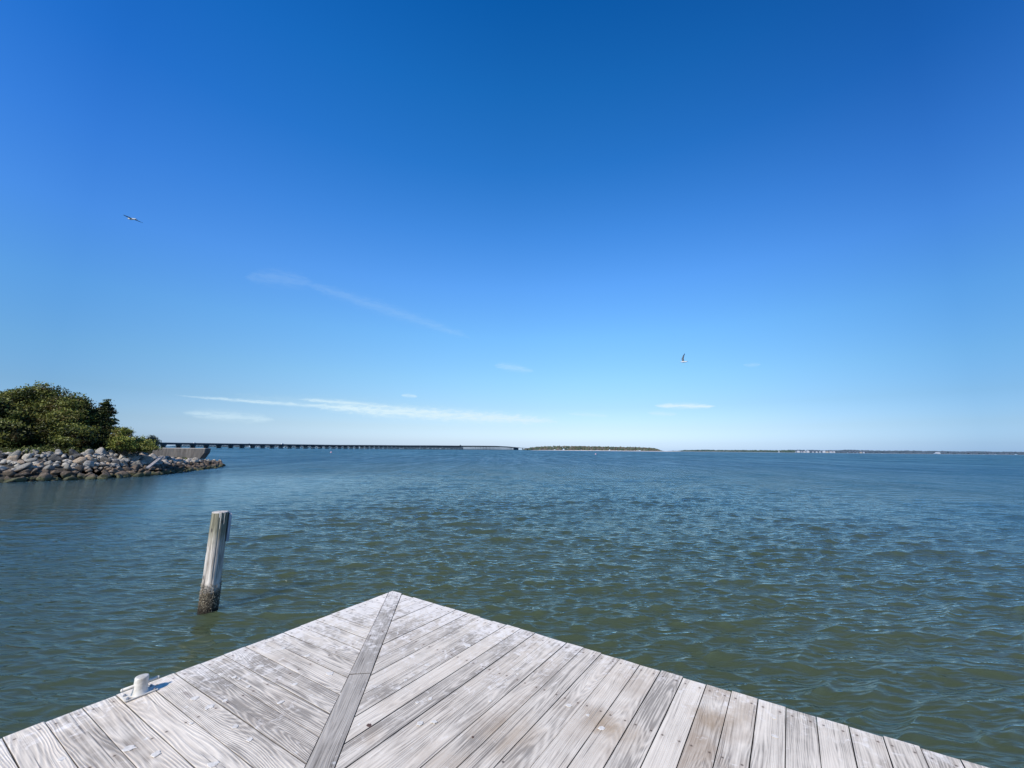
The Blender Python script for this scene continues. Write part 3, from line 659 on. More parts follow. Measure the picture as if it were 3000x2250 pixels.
def build_rocks():
    cand = np.column_stack([RNG.uniform(-84, -34, 110000), RNG.uniform(25, 65, 110000)]); z, sdist = bank_z(cand)
    ok = (sdist > -.45) & (sdist < 5.0); cand = cand[ok]; z = z[ok]; sdist = sdist[ok]
    RR = RNG.choice([.34, .43, .53, .66, .82], len(cand), p=[.05, .15, .25, .3, .25]); o_i = np.argsort(-RR[:4000]); RR[:4000] = RR[:4000][o_i]
    kept = []; cell = {}
    for i in range(len(cand)):
        p = cand[i]; r = RR[i]
        if p[1] > 50: r *= .82
        cx, cy = int(p[0] // 1), int(p[1] // 1); good = True
        for a in (-1, 0, 1):
            for b in (-1, 0, 1):
                for q in cell.get((cx + a, cy + b), ()):
                    if (q[0] - p[0]) ** 2 + (q[1] - p[1]) ** 2 < (.5 * (r + q[2])) ** 2: good = False; break
        if not good: continue
        # the backs of the bank are never seen
        if p[1] > 62.5 or p[0] < -83 or (p[0] < -57 and p[1] > 45) or (p[1] > 48 and px_of((p[0], p[1], 0)) > 648): continue
        cell.setdefault((cx, cy), []).append((p[0], p[1], r)); kept.append((p[0], p[1], z[i], sdist[i], r))
    info = []
    for (x, y, zz_, sd_, r) in kept:
        px = px_of((x, y, zz_)); size = r * RNG.uniform(.50, .68)
        info.append((x, y, zz_ + .06 * size, sd_, size, px))
    # front-facing bank only counts as visible when between x=-30 and x=680
    vis = [k for k in info if -25 < k[5] < 690]
    vis.sort(key=lambda k: -k[4] / k[1]); named = vis[:296]; rest = vis[296:] + [k for k in info if not -25 < k[5] < 690]
    print('rocks', len(info), 'visible', len(vis))
    for (x, y, z_, sd_, size, px) in named:
        vi = int(RNG.integers(len(VARM))); o = bpy.data.objects.new('boulder', VARM[vi]); COL.objects.link(o)
        o.location = (x, y, z_); R = Matrix(rot_m(RNG).tolist()).to_euler(); o.rotation_euler = (R.x * .5, R.y * .5, R.z)
        o.scale = (size * RNG.uniform(.85, 1.2), size * RNG.uniform(.8, 1.1), size * RNG.uniform(.5, .85))
        where = ('at the left frame edge' if px < 70 else 'below the broad dark trees' if px < 230 else 'below the dark cedar' if px < 340 else 'below the low shrubs' if px < 450 else 'in front of the concrete wall' if px < 600 else 'at the tip of the rock point')
        tier = ('half in the water' if z_ < .15 else 'just above the waterline' if z_ < .5 else 'in the brown middle band' if z_ < 1.0 else 'on the pale upper slope' if z_ < 1.7 else 'on the crest')
        szw = 'large' if size > .48 else 'medium' if size > .33 else 'small'
        tag(o, f'{szw} boulder {tier} {where}', 'boulder', 'boulders of the rock shore')
    V = []; F = []; n0 = 0
    extra = []
    for _ in range(1500):
        k = info[int(RNG.integers(len(info)))]; p = np.array([k[0] + RNG.normal(0, .35), k[1] + RNG.normal(0, .35)]); zq, sdq = bank_z(p[None]); 
        if sdq[0] < -.3 or sdq[0] > 5.2: continue
        extra.append((p[0], p[1], zq[0] + .02, 0, RNG.uniform(.12, .26), 0))
    bmv = bmesh.new(); bmesh.ops.create_icosphere(bmv, subdivisions=2, radius=1); IV = np.array([v.co[:] for v in bmv.verts]); IF = np.array([[v.index for v in f.verts] for f in bmv.faces]); bmv.free()
    for (x, y, z_, sd_, size, px) in rest + extra:
        N = RNG.normal(size=(9, 3)); N /= np.linalg.norm(N, axis=1)[:, None]; h = RNG.uniform(.65, 1, 9); dn = IV @ N.T
        r = np.min(np.where(dn > .1, h / np.maximum(dn, .1), 9), axis=1).clip(.4, 1.2); v = (IV * r[:, None]) @ rot_m(RNG).T * np.array([size, size, size * .75]) + np.array([x, y, z_])
        V.append(v); F.append(IF + n0); n0 += len(IV)
    o = link('loose_stones', np_mesh('loose_stones', np.concatenate(V), np.concatenate(F)), STONE); tag(o, 'smaller grey and brown stones filling the gaps between the boulders', None, None, 'stuff')
build_rocks()

# concrete wall at the end of the point
def build_wall():
    s = NT('stained_concrete'); O = s.pos(); x, y, z = s.sep(O)[:3]
    st = s.noise(s.mapping(O, (2.2, 2.2, .35)), 1.2, 5, .65); n2 = s.noise(O, 1.1, 4, .6)
    c = s.mix(s.ramp(st, [(.35, 0), (.65, 1)]), (.055, .048, .044), (.17, .15, .13)); c = s.mix(s.ramp(n2, [(.4, 0), (.65, .6)]), c, (.10, .10, .095))
    c = s.mix(s.ramp(z, [(.0, 1), (1.25, .0)]) , c, (.03, .03, .02)) ; 
    c = s.mix(s.math('MULTIPLY', s.math('SUBTRACT', z, 2.53), 20.0, clamp=True), c, (.34, .32, .29))
    M = s.fin(c, .9, s.bump(st, .4, .03))
    a = at(452, 1311, 62); b = at(602, 1313.5, 61.5); zt_ = 2.64
    root = empty('concrete_wall', (a[0], a[1], 0)); tag(root, 'low stained concrete wall with an undercut end behind the rock point', 'wall')
    L = hypot(b[0] - a[0], b[1] - a[1]); ang = atan2(b[1] - a[1], b[0] - a[0]); root.rotation_euler = (0, 0, ang)
    prof = [(-6, zt_), (L, zt_), (L - .1, 1.9), (L - .75, .98), (L - 2.4, 1.02), (L - 4.2, 1.15), (-6, 1.2)]
    bm = bmesh.new(); f0 = [bm.verts.new((p[0], 0, p[1])) for p in prof]; f1 = [bm.verts.new((p[0], 1.1, p[1])) for p in prof]
    bm.faces.new(f0); bm.faces.new(f1[::-1])
    for i in range(len(prof)): j = (i + 1) % len(prof); bm.faces.new((f0[i], f1[i], f1[j], f0[j]))
    bmesh.ops.recalc_face_normals(bm, faces=bm.faces[:]); bmesh.ops.bevel(bm, geom=bm.edges[:], offset=.04, segments=1, affect='EDGES'); bm_obj('wall_face', bm, M, root)
    bm = bmesh.new(); box(bm, (L / 2 - 4.1, .62, .2), (L + 4, .7, 2.2)); s2 = NT('shadow_dark_footing'); bm_obj('footing', bm, s2.fin((.025, .025, .022), .9), root)  # near-black block standing in for the shadow gap below the wall
build_wall()
# timber lying on the rocks
p0 = at(432, 1378, 40.2); p1 = at(472, 1346, 42.6)
dv_ = Vector(p1) - Vector(p0); bm = bmesh.new(); M_ = Matrix.Translation((Vector(p0) + Vector(p1)) / 2) @ dv_.to_track_quat('X', 'Z').to_matrix().to_4x4()
box(bm, (0, 0, 0), (dv_.length * 1.05, .30, .12), M_); bmesh.ops.bevel(bm, geom=bm.edges[:], offset=.012, segments=1, affect='EDGES')
bmesh.ops.translate(bm, verts=bm.verts[:], vec=(0, 0, .25))
s = NT('drift_timber'); o = bm_obj('driftwood_timber', bm, s.fin(s.ramp(s.noise(s.coord(), 8, 4), [(.3, (.16, .14, .13)), (.7, (.38, .35, .33))]), .9)); tag(o, 'grey squared timber washed up slanting across the rocks', 'timber')

# plants
def leaf_mat(name, dark, mid, light, warm, scale=.8, wf=.62):
    s = NT(name); P = s.pos(); a = s.t.nodes.new('ShaderNodeAttribute'); a.attribute_name = 'tint'; tv = s.sep(a.outputs['Color'])
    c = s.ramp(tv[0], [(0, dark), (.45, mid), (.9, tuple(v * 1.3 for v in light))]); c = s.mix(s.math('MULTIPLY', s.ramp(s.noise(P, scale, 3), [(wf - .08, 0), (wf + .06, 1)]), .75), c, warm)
    s.fin(c, .55, None, .3); s.b.inputs['Subsurface Weight'].default_value = 0
    tr = s.t.nodes.new('ShaderNodeBsdfTranslucent'); s.l(c, tr.inputs[0]); mx = s.t.nodes.new('ShaderNodeMixShader'); mx.inputs[0].default_value = .22
    out = s.t.nodes['Material Output']; s.l(s.b.outputs[0], mx.inputs[1]); s.l(tr.outputs[0], mx.inputs[2]); s.l(mx.outputs[0], out.inputs[0]); return s.m
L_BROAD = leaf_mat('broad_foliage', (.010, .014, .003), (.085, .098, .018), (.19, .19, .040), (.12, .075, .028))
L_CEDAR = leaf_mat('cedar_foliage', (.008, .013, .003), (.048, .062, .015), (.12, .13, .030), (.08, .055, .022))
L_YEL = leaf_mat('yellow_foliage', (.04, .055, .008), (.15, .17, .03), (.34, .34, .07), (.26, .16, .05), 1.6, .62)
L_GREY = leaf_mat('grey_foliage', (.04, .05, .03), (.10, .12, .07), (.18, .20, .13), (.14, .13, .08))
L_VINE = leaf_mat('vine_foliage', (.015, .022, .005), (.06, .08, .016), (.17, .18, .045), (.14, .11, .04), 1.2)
s = NT('bark'); BARK = s.fin(s.ramp(s.noise(s.mapping(s.coord(), (6, 6, 1)), 2, 4), [(.3, (.03, .024, .018)), (.7, (.12, .10, .08))]), .9)
def leaves(name, pts, tint, size, mat, parent, rg, aspect=.5, upb=.4):
    n = len(pts); nrm = rg.normal(size=(n, 3)); nrm[:, 2] += upb; nrm /= np.linalg.norm(nrm, axis=1)[:, None]
    t = rg.normal(size=(n, 3)); t -= (t * nrm).sum(1)[:, None] * nrm; t /= np.linalg.norm(t, axis=1)[:, None]; b = np.cross(nrm, t)
    sz = size * rg.uniform(.6, 1.3, n)[:, None]
    V = np.stack([pts - t * sz, pts + b * sz * aspect, pts + t * sz, pts - b * sz * aspect], 1).reshape(-1, 3); F = np.arange(4 * n).reshape(n, 4)
    me = np_mesh(name, V, F); at_ = me.color_attributes.new('tint', 'FLOAT_COLOR', 'POINT'); tt = np.repeat(tint.clip(0, 1), 4)
    at_.data.foreach_set('color', np.column_stack([tt, tt, tt, np.ones_like(tt)]).astype(np.float32).ravel()); return link(name, me, mat, parent)
def tree(name, label, cat, base, lobes, n, size, mat, seed, group=None, layered=False, trunk_r=.18):
    """lobes: (dx, dy, dz, rx, ry, rz) relative to the base"""
    rg = np.random.default_rng(seed); root = empty(name, tuple(base)); tag(root, label, cat, group)
    L = np.array(lobes, float); vol = (L[:, 3] * L[:, 4] * L[:, 5]) ** .67; vol /= vol.sum()
    pts = []; tint = []
    for l, v in zip(L, vol):
        m = int(n * v)
        # sub-clumps on the lobe surface
        k = max(8, int(44 * v * len(L) ** .5 * 2.4)); cd = rg.normal(size=(k, 3)); cd /= np.linalg.norm(cd, axis=1)[:, None]; cr = rg.uniform(.6, 1.12, k)
        cc = l[:3] + cd * cr[:, None] * l[3:6]; cs = rg.uniform(.10, .26, k) * min(l[3:6]) + .09; ct = rg.uniform(.0, .95, k) ** 1.2
        w = rg.integers(0, k, m); d = rg.normal(size=(m, 3)).clip(-1.9, 1.9) * np.array([1.15, 1.15, .6 if not layered else .33]); p = cc[w] + d * cs[w][:, None]
        pts.append(p); tint.append(ct[w] + rg.normal(0, .16, m) + .25 * (d[:, 2]))  # clump tints stand in for sunlit and shaded foliage, paler upwards
        # dense core against see-through crowns, leaves tinted dark as painted shade
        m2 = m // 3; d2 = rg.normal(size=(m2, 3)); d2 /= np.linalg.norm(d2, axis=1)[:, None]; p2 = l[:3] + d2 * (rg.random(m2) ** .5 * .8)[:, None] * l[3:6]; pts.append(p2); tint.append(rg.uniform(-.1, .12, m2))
    P = np.concatenate(pts); T = np.concatenate(tint); P[:, 2] = np.maximum(P[:, 2], -.1 + .3 * rg.random(len(P)))
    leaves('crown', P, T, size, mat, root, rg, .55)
    bm = bmesh.new(); hi = L[:, 2].max(); cx, cy = L[:, 0].mean() * .3, L[:, 1].mean() * .3
    cyl(bm, (0, 0, -.5), (cx, cy, hi * .55), trunk_r, trunk_r * .6, 8)
    for l in L: cyl(bm, (cx * .7, cy * .7, min(hi * .35, l[2] * .6)), (l[0], l[1], l[2]), trunk_r * .5, trunk_r * .12, 6)
    bm_obj('trunk', bm, BARK, root, True); return root, L
def px_lobes(Y0, base, spec, grow=1.0):     # spec: px, py, radius in px (x), (y), depth offset
    out = []
    for (px, py, rx, ry, dy) in spec:
        p = at(px, py, Y0 + dy); k = (Y0 + dy) / FPX; out.append((p[0] - base[0], p[1] - base[1], p[2] - base[2], rx * k * grow * .80, max(rx, ry) * k * .7, ry * k * grow))
    return out
def base_at(px, Y, dz=0):
    p = at(px, 1320, Y); z, _ = bank_z(np.array([[p[0], p[1]]])); return (p[0], p[1], float(z[0]) - .05 + dz)
b0 = base_at(-70, 39); tree('broadleaf_tree', 'broad olive green tree cut by the left frame edge', 'tree', b0, px_lobes(39, b0, [(-60, 1190, 65, 45, 0), (-10, 1212, 55, 50, -1.5), (20, 1270, 60, 42, -2), (-90, 1260, 80, 60, -.5), (-40, 1285, 60, 35, -2.5)]), 26000, .11, L_BROAD, 1)
b1 = base_at(110, 42); tree('broadleaf_tree', 'tallest dark green rounded tree with brownish upper twigs', 'tree', b1, px_lobes(42, b1, [(120, 1165, 52, 36, 0), (75, 1182, 58, 34, -.5), (165, 1188, 50, 40, 0), (110, 1225, 80, 45, -1), (50, 1240, 60, 50, -1.5), (150, 1270, 75, 45, -2), (85, 1290, 60, 30, -2.5), (30, 1172, 40, 26, .5)]), 42000, .11, L_BROAD, 2)
b2 = base_at(215, 41.5); tree('broadleaf_tree', 'mid height green tree between the tallest tree and the cedar', 'tree', b2, px_lobes(41.5, b2, [(215, 1190, 42, 30, 0), (235, 1215, 42, 34, .4), (200, 1245, 52, 40, -1), (225, 1285, 55, 32, -2), (180, 1225, 42, 32, -.6)]), 24000, .105, L_BROAD, 3)
b3 = base_at(295, 43)
spec = [(314, 1182, 7, 10, 0), (308, 1194, 15, 12, 0), (300, 1208, 26, 15, 0), (318, 1206, 15, 8, 0), (292, 1232, 42, 18, 0), (322, 1238, 13, 8, .3), (300, 1258, 42, 17, -.3), (325, 1262, 12, 7, 0), (285, 1285, 48, 20, -.6), (312, 1288, 22, 16, -.6), (270, 1303, 46, 14, -.8), (265, 1215, 28, 20, .2)]
tree('cedar_tree', 'dark pointed cedar with layered branches at the right end of the trees', 'tree', b3, px_lobes(43, b3, spec), 30000, .085, L_CEDAR, 4, layered=True)
b4 = base_at(362, 41); tree('shrub', 'yellow green shrub with bare orange twigs just right of the cedar', 'shrub', b4, px_lobes(41, b4, [(352, 1274, 17, 16, 0), (368, 1266, 12, 11, .2), (358, 1295, 24, 17, -.3), (338, 1303, 20, 13, -.2)], 1.15), 7500, .075, L_YEL, 5, trunk_r=.06)
b5 = base_at(410, 42.5); tree('shrub', 'low rounded green shrub above the rocks', 'shrub', b5, px_lobes(42.5, b5, [(405, 1295, 20, 12, 0), (385, 1303, 22, 12, -.3), (425, 1303, 18, 12, -.2), (410, 1312, 40, 9, -.6), (360, 1314, 34, 9, -.8)], 1.3), 8500, .07, L_YEL, 6, trunk_r=.05)
b6 = base_at(447, 47); tree('shrub', 'grey green feathery shrub beside the concrete wall', 'shrub', b6, px_lobes(47, b6, [(448, 1288, 13, 10, 0), (440, 1302, 17, 12, 0), (455, 1300, 11, 10, .2)], 1.35), 3600, .06, L_GREY, 7, trunk_r=.04)
# bare twigs rising out of the yellow shrub
bm = bmesh.new(); rb = random.Random(3)
for _ in range(46):
    t = rb.uniform(0, 2 * pi); r = rb.uniform(.2, .9); h = rb.uniform(1.5, 2.7); cyl(bm, (cos(t) * r * .3, sin(t) * r * .3, .3), (cos(t) * r + rb.uniform(.0, .35), sin(t) * r, h), .016, .006, 4)
tw = bm_obj('twigs', bm, BARK, None); tw.parent = [o for o in COL.objects if o.type == 'EMPTY' and o.get('label', '').startswith('yellow green shrub')][0]
# ground cover along the crest
def build_cover():
    rg = np.random.default_rng(21); c = np.column_stack([rg.uniform(-95, -38, 150000), rg.uniform(28, 78, 150000)]); z, sdd = bank_z(c)
    lim = 4.9 + .6 * np.sin(c[:, 0] * .9 + c[:, 1] * .7) + .4 * np.sin(c[:, 1] * 2.1); ok = (sdd > lim) & ((sdd < 11) | (c[:, 0] < -50)); c = c[ok]; z = z[ok]
    hh = (.25 + .35 * (.5 + .5 * np.sin(c[:, 0] * 1.9) * np.sin(c[:, 1] * 1.5))); P = np.column_stack([c, z + rg.random(len(c)) * hh + .02]); T = rg.uniform(.2, .9, len(P))
    P = np.repeat(P, 2, 0) + rg.normal(0, .1, (len(P) * 2, 3)); T = np.repeat(T, 2)
    o = leaves('ground_cover', P, T, .085, L_VINE, None, rg, .6, .9); tag(o, 'creeping green vines along the top of the rocks', None, None, 'stuff')
build_cover()

# ------------------------------------------------------------------ the causeway bridge
def build_bridge():
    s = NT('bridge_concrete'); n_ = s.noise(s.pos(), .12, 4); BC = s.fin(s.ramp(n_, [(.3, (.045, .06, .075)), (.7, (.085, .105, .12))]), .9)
    s = NT('bridge_rail'); RC = s.fin((.10, .12, .14), .8); s = NT('asphalt'); AS = s.fin((.05, .05, .052), .9)
    Y0, c_, a_, b_ = 640.0, .0339687, -1005.84, 11.4043
    def station(i):
        Y = Y0 * (1 + c_ * i); X = (a_ + b_ * i) / FPX * Y0; return X, Y
    def ztop(x, y):               # deck level follows the photographed roadway
        px = 1500 + x / y * FPX
        pts = [(100, 7.0), (494, 7.9), (700, 8.2), (1000, 9.6), (1200, 12.8), (1350, 17.0), (1450, 21.5), (1490, 20.5), (1540, 13.5), (1597, 3.2)]
        return float(np.interp(px, [p[0] for p in pts], [p[1] for p in pts]))
    path = []
    for i in np.arange(-6, 95.01, 1.0): X, Y = station(i); path.append((X, Y))
    ex, ey = path[-1]; tx, ty = (1597 - 1500) / FPX * 2750, 2750
    for t in np.linspace(0, 1, 18)[1:]: path.append((ex + (tx - ex) * t, ey + (ty - ey) * t))
    path = np.array(path); W = 12.0
    tan = np.gradient(path, axis=0); tan /= np.linalg.norm(tan, axis=1)[:, None]; nr = np.stack([tan[:, 1], -tan[:, 0]], 1)
    zs = np.array([ztop(x, y) for x, y in path])
    root = empty('causeway_bridge', (path[0][0], path[0][1], 0)); off = np.array([path[0][0], path[0][1], 0]); tag(root, 'long low dark concrete road bridge on closely spaced piers crossing the bay', 'bridge')
    def sweep(name, u0, u1, z0, z1, mat):
        V = []; 
        for p, n, z in zip(path, nr, zs):
            for (u, w) in ((u0, z0), (u1, z0), (u1, z1), (u0, z1)): V.append((p[0] + n[0] * u - off[0], p[1] + n[1] * u - off[1], z + w))
        F = []
        for k in range(len(path) - 1):
            for e in range(4): f = (e + 1) % 4; F.append((4 * k + e, 4 * k + f, 4 * k + 4 + f, 4 * k + 4 + e))
        F.append((0, 1, 2, 3)); m = 4 * (len(path) - 1); F.append((m + 3, m + 2, m + 1, m))
        return link(name, np_mesh(name, V, F), mat, root)
    sweep('deck', -W / 2, W / 2, -1.0, -.35, BC); sweep('roadway', -W / 2 + .5, W / 2 - .5, -.346, -.33, AS)
    sweep('girder', -W / 2 + .8, W / 2 - .8, -2.6, -1.003, BC)
    sweep('parapet', W / 2 - .35, W / 2, -.347, .55, BC); sweep('parapet', -W / 2, -W / 2 + .35, -.347, .55, BC)
    sweep('handrail', W / 2 - .25, W / 2 - .1, .75, .87, RC)
    # piers: cap, columns, footing each in one piece
    idx = list(range(0, 100)); n_p = 0
    proto = None
    def pier_mesh(h, cols):
        bm = bmesh.new(); hw = W / 2 - .4
        box(bm, (0, 0, h - .6), (2.6, 2 * hw, 1.2))
        v = box(bm, (0, 0, h - 1.7), (1.9, 2 * hw - .8, 1.0))
        for k in range(cols): y = -hw + .9 + (2 * hw - 1.8) * k / (cols - 1); cyl(bm, (0, y, -2), (0, y, h - 2.2), .62, .55, 8)
        box(bm, (0, 0, .25), (2.9, 2 * hw + .8, 1.5)); return bm
    for i in idx[:96]:
        p = path[i]; h = zs[i] - 2.6; bm = pier_mesh(h, 6 if i < 16 else 5); o = bm_obj('pier', bm, BC, root)
        o.location = (p[0] - off[0], p[1] - off[1], 0); o.rotation_euler = (0, 0, atan2(tan[i][1], tan[i][0]))
    bm = bmesh.new()
    for i in list(range(97, 102)) + list(range(104, len(path) - 1, 2)):
        p = path[i]; h = zs[i] - 2.6; a = atan2(tan[i][1], tan[i][0]); M = Matrix.Translation((p[0] - off[0], p[1] - off[1], 0)) @ Matrix.Rotation(a, 4, 'Z')
        if h > 1: box(bm, (0, 0, h / 2), (2.6, W - 1, h), M)
    o = bm_obj('far_piers', bm, BC, root); o['kind'] = 'stuff'
    # earth ramp where the bridge lands
    bm = bmesh.new(); q0 = path[-10]; q1 = path[-1]; 
    lo = [(q0[0] - off[0], q0[1] - off[1] - 7, -1), (q1[0] - off[0] + 8, q1[1] - off[1] - 7, -1), (q1[0] - off[0] + 8, q1[1] - off[1] + 7, -1), (q0[0] - off[0], q0[1] - off[1] + 7, -1)]
    hi = [(q0[0] - off[0] + 2, q0[1] - off[1] - 5.5, zs[-10] - 2.7), (q1[0] - off[0], q1[1] - off[1] - 5.5, 1.2), (q1[0] - off[0], q1[1] - off[1] + 5.5, 1.2), (q0[0] - off[0] + 2, q0[1] - off[1] + 5.5, zs[-10] - 2.7)]
    lv = [bm.verts.new(p) for p in lo]; hv = [bm.verts.new(p) for p in hi]; bm.faces.new(hv)
    for i in range(4): bm.faces.new((lv[i], lv[(i + 1) % 4], hv[(i + 1) % 4], hv[i]))
    bmesh.ops.recalc_face_normals(bm, faces=bm.faces[:]); bm_obj('abutment', bm, BC, root)
    # traffic
    def mat1(n, c, r=.4): q = NT(n); return q.fin(c, r)
    white = mat1('white_car_paint', (.8, .8, .8)); darkp = mat1('dark_truck_paint', (.03, .035, .05)); glass = mat1('car_glass', (.03, .04, .05), .1); rub = mat1('tyre_rubber', (.02, .02, .02), .9)
    def vehicle(name, label, cat, px, L, Wd, Hb, Hc, c0, c1, paint):
        k = int(np.argmin(np.abs(1500 + path[:, 0] / path[:, 1] * FPX - px))); p = path[k] + nr[k] * 3.2; z = zs[k] - .33
        r = empty(name, (p[0], p[1], z), atan2(tan[k][1], tan[k][0])); tag(r, label, cat)
        bm = bmesh.new(); box(bm, (0, 0, .35 + Hb / 2), (L, Wd, Hb)); vs = box(bm, ((c0 + c1) / 2, 0, .35 + Hb + Hc / 2), (c1 - c0, Wd * .9, Hc))
        for v in vs:
            if v.co.z > .35 + Hb + .1: v.co.x = (c0 + c1) / 2 + (v.co.x - (c0 + c1) / 2) * (.78 if Hc < 1 else .99)
        bmesh.ops.bevel(bm, geom=bm.edges[:], offset=.07, segments=1, affect='EDGES'); bm_obj('body', bm, paint, r)
        bm = bmesh.new(); box(bm, ((c0 + c1) / 2, 0, .35 + Hb + min(Hc, .6) * .5), ((c1 - c0) * .86, Wd * .93, min(Hc, .6) * .6)); bm_obj('windows', bm, glass, r)
        for sx in (-L * .31, L * .31):
            for sy in (-1, 1): bm = bmesh.new(); cyl(bm, (sx, sy * Wd * .42, .33), (sx, sy * Wd * .51, .33), .33, .33, 12); bm_obj('wheel', bm, rub, r)
    vehicle('car', 'white car on the bridge nearest the left shore', 'car', 565, 4.6, 1.8, .75, .65, -1.6, 1.1, white)
    vehicle('van', 'white van farther along the bridge over the narrow bents', 'van', 835, 5.6, 2.0, 1.1, 1.1, -2.6, 1.5, white)
    vehicle('truck', 'dark box truck near the rise of the bridge', 'truck', 1350, 11.5, 2.5, 1.2, 2.6, -5.6, 3.4, darkp)
build_bridge()

# ------------------------------------------------------------------ far shores
def wood_strip(name, label, pts, Y, cols, seed, depth=160, blob=9.0, zlow=0):
    """pts: (px, canopy height above the horizon line in metres)"""
    rg = np.random.default_rng(seed); px = np.array([p[0] for p in pts], float); hh = np.array([p[1] for p in pts], float)
    bmv = bmesh.new(); bmesh.ops.create_icosphere(bmv, subdivisions=1, radius=1); IV = np.array([v.co[:] for v in bmv.verts]); IF = np.array([[v.index for v in f.verts] for f in bmv.faces]); bmv.free()
    V = []; F = []; T = []; n0 = 0; N = int((px[-1] - px[0]) * (Y / FPX) / blob * 7)
    for _ in range(N):
        u = rg.uniform(px[0], px[-1]); h = float(np.interp(u, px, hh)); 
        if h < 1.5: continue
        f = rg.random(); y = Y + f * depth; r = min(blob, h * .5) * rg.uniform(.55, 1.1); z = max(r * .4, (h - r) * min(1, .25 + f * 1.0) * rg.uniform(.88, 1.06)) + zlow
        x = (u - 1500) / FPX * y; v = IV * np.array([r * 1.1, r, r * 1.0]) * (1 + .25 * rg.normal(size=(len(IV), 1)) * .6) + np.array([x, y, z]); V.append(v); F.append(IF + n0); T.append(np.full(len(IV), rg.random())); n0 += len(IV)
    me = np_mesh(name, np.concatenate(V), np.concatenate(F)); T = np.concatenate(T); at_ = me.color_attributes.new('tint', 'FLOAT_COLOR', 'POINT'); at_.data.foreach_set('color', np.column_stack([T, T, T, np.ones_like(T)]).astype(np.float32).ravel())
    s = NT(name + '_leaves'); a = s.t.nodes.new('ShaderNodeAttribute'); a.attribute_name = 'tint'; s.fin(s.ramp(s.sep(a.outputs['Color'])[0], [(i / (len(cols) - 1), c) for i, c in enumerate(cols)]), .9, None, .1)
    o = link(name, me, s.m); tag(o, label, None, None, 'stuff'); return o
def beach(name, px0, px1, Y, col, depth=170, h=1.6):
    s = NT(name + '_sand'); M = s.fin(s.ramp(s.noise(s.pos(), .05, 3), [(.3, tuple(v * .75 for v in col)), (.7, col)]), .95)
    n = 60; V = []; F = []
    for k in range(n + 1):
        u = px0 + (px1 - px0) * k / n; w = math.sin(pi * min(1, max(0, k / n))) ** .3
        for (dy, z) in ((-6 - 5 * math.sin(k * 1.7), -.3), (8, h * w), (depth, h * w + .5), (depth + 20, -1)):
            y = Y + dy; V.append(((u - 1500) / FPX * y, y, z))
    for k in range(n):
        for e in range(3): F.append((4 * k + e, 4 * k + 4 + e, 4 * k + 5 + e, 4 * k + 1 + e))
    o = link(name, np_mesh(name, V, F), M); tag(o, None, None, None, 'structure'); return o
isl = [(1530, 2), (1545, 14), (1575, 25), (1620, 31), (1700, 31), (1800, 29), (1850, 28), (1900, 26), (1920, 19), (1938, 5), (1950, 1)]
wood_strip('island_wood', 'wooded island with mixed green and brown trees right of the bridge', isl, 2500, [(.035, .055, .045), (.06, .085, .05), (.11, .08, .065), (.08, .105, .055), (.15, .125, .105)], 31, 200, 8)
beach('beach', 1555, 1990, 2480, (.62, .56, .52), 230, 3.2)
s1 = [(1948, 3), (1965, 8), (1980, 6), (2000, 15), (2060, 20), (2120, 19), (2200, 22), (2260, 22), (2290, 24), (2320, 22)]
wood_strip('far_wood', 'low green far shore between the island and the white houses', s1, 3600, [(.035, .065, .06), (.06, .095, .075), (.085, .095, .09)], 32, 200, 8)  # greens slightly blued, distance haze put into the colour
beach('beach', 1935, 2330, 3560, (.36, .38, .37), 260, 2.0)  # sand greyed by haze in its base colour
s2 = [(2300, 30), (2350, 33), (2400, 29), (2440, 30), (2470, 37), (2500, 36), (2560, 31), (2650, 35), (2690, 32), (2750, 34), (2800, 30), (2850, 35), (2900, 32), (2960, 34), (3000, 31), (3100, 30), (3300, 22)]
wood_strip('far_wood', 'long hazy blue green far shore behind and right of the white houses', s2, 4050, [(.05, .08, .105), (.07, .10, .125), (.09, .11, .145)], 33, 260, 10)  # blue distance haze mixed into the leaf colours
beach('beach', 2300, 3300, 3900, (.30, .34, .37), 420, 2.2)  # bluish sand, haze painted into the base colour
s3 = [(500, 0), (560, 16), (640, 18), (700, 17), (728, 24), (742, 33), (756, 22), (768, 30), (780, 21), (860, 24), (920, 27), (1000, 24), (1090, 27), (1180, 24), (1260, 30), (1290, 33), (1335, 28), (1360, 20)]
wood_strip('distant_wood', 'thin line of distant trees showing just above the bridge', s3, 3400, [(.06, .09, .11), (.09, .12, .14)], 34, 150, 6)  # tree colours carry the bluish haze of distance
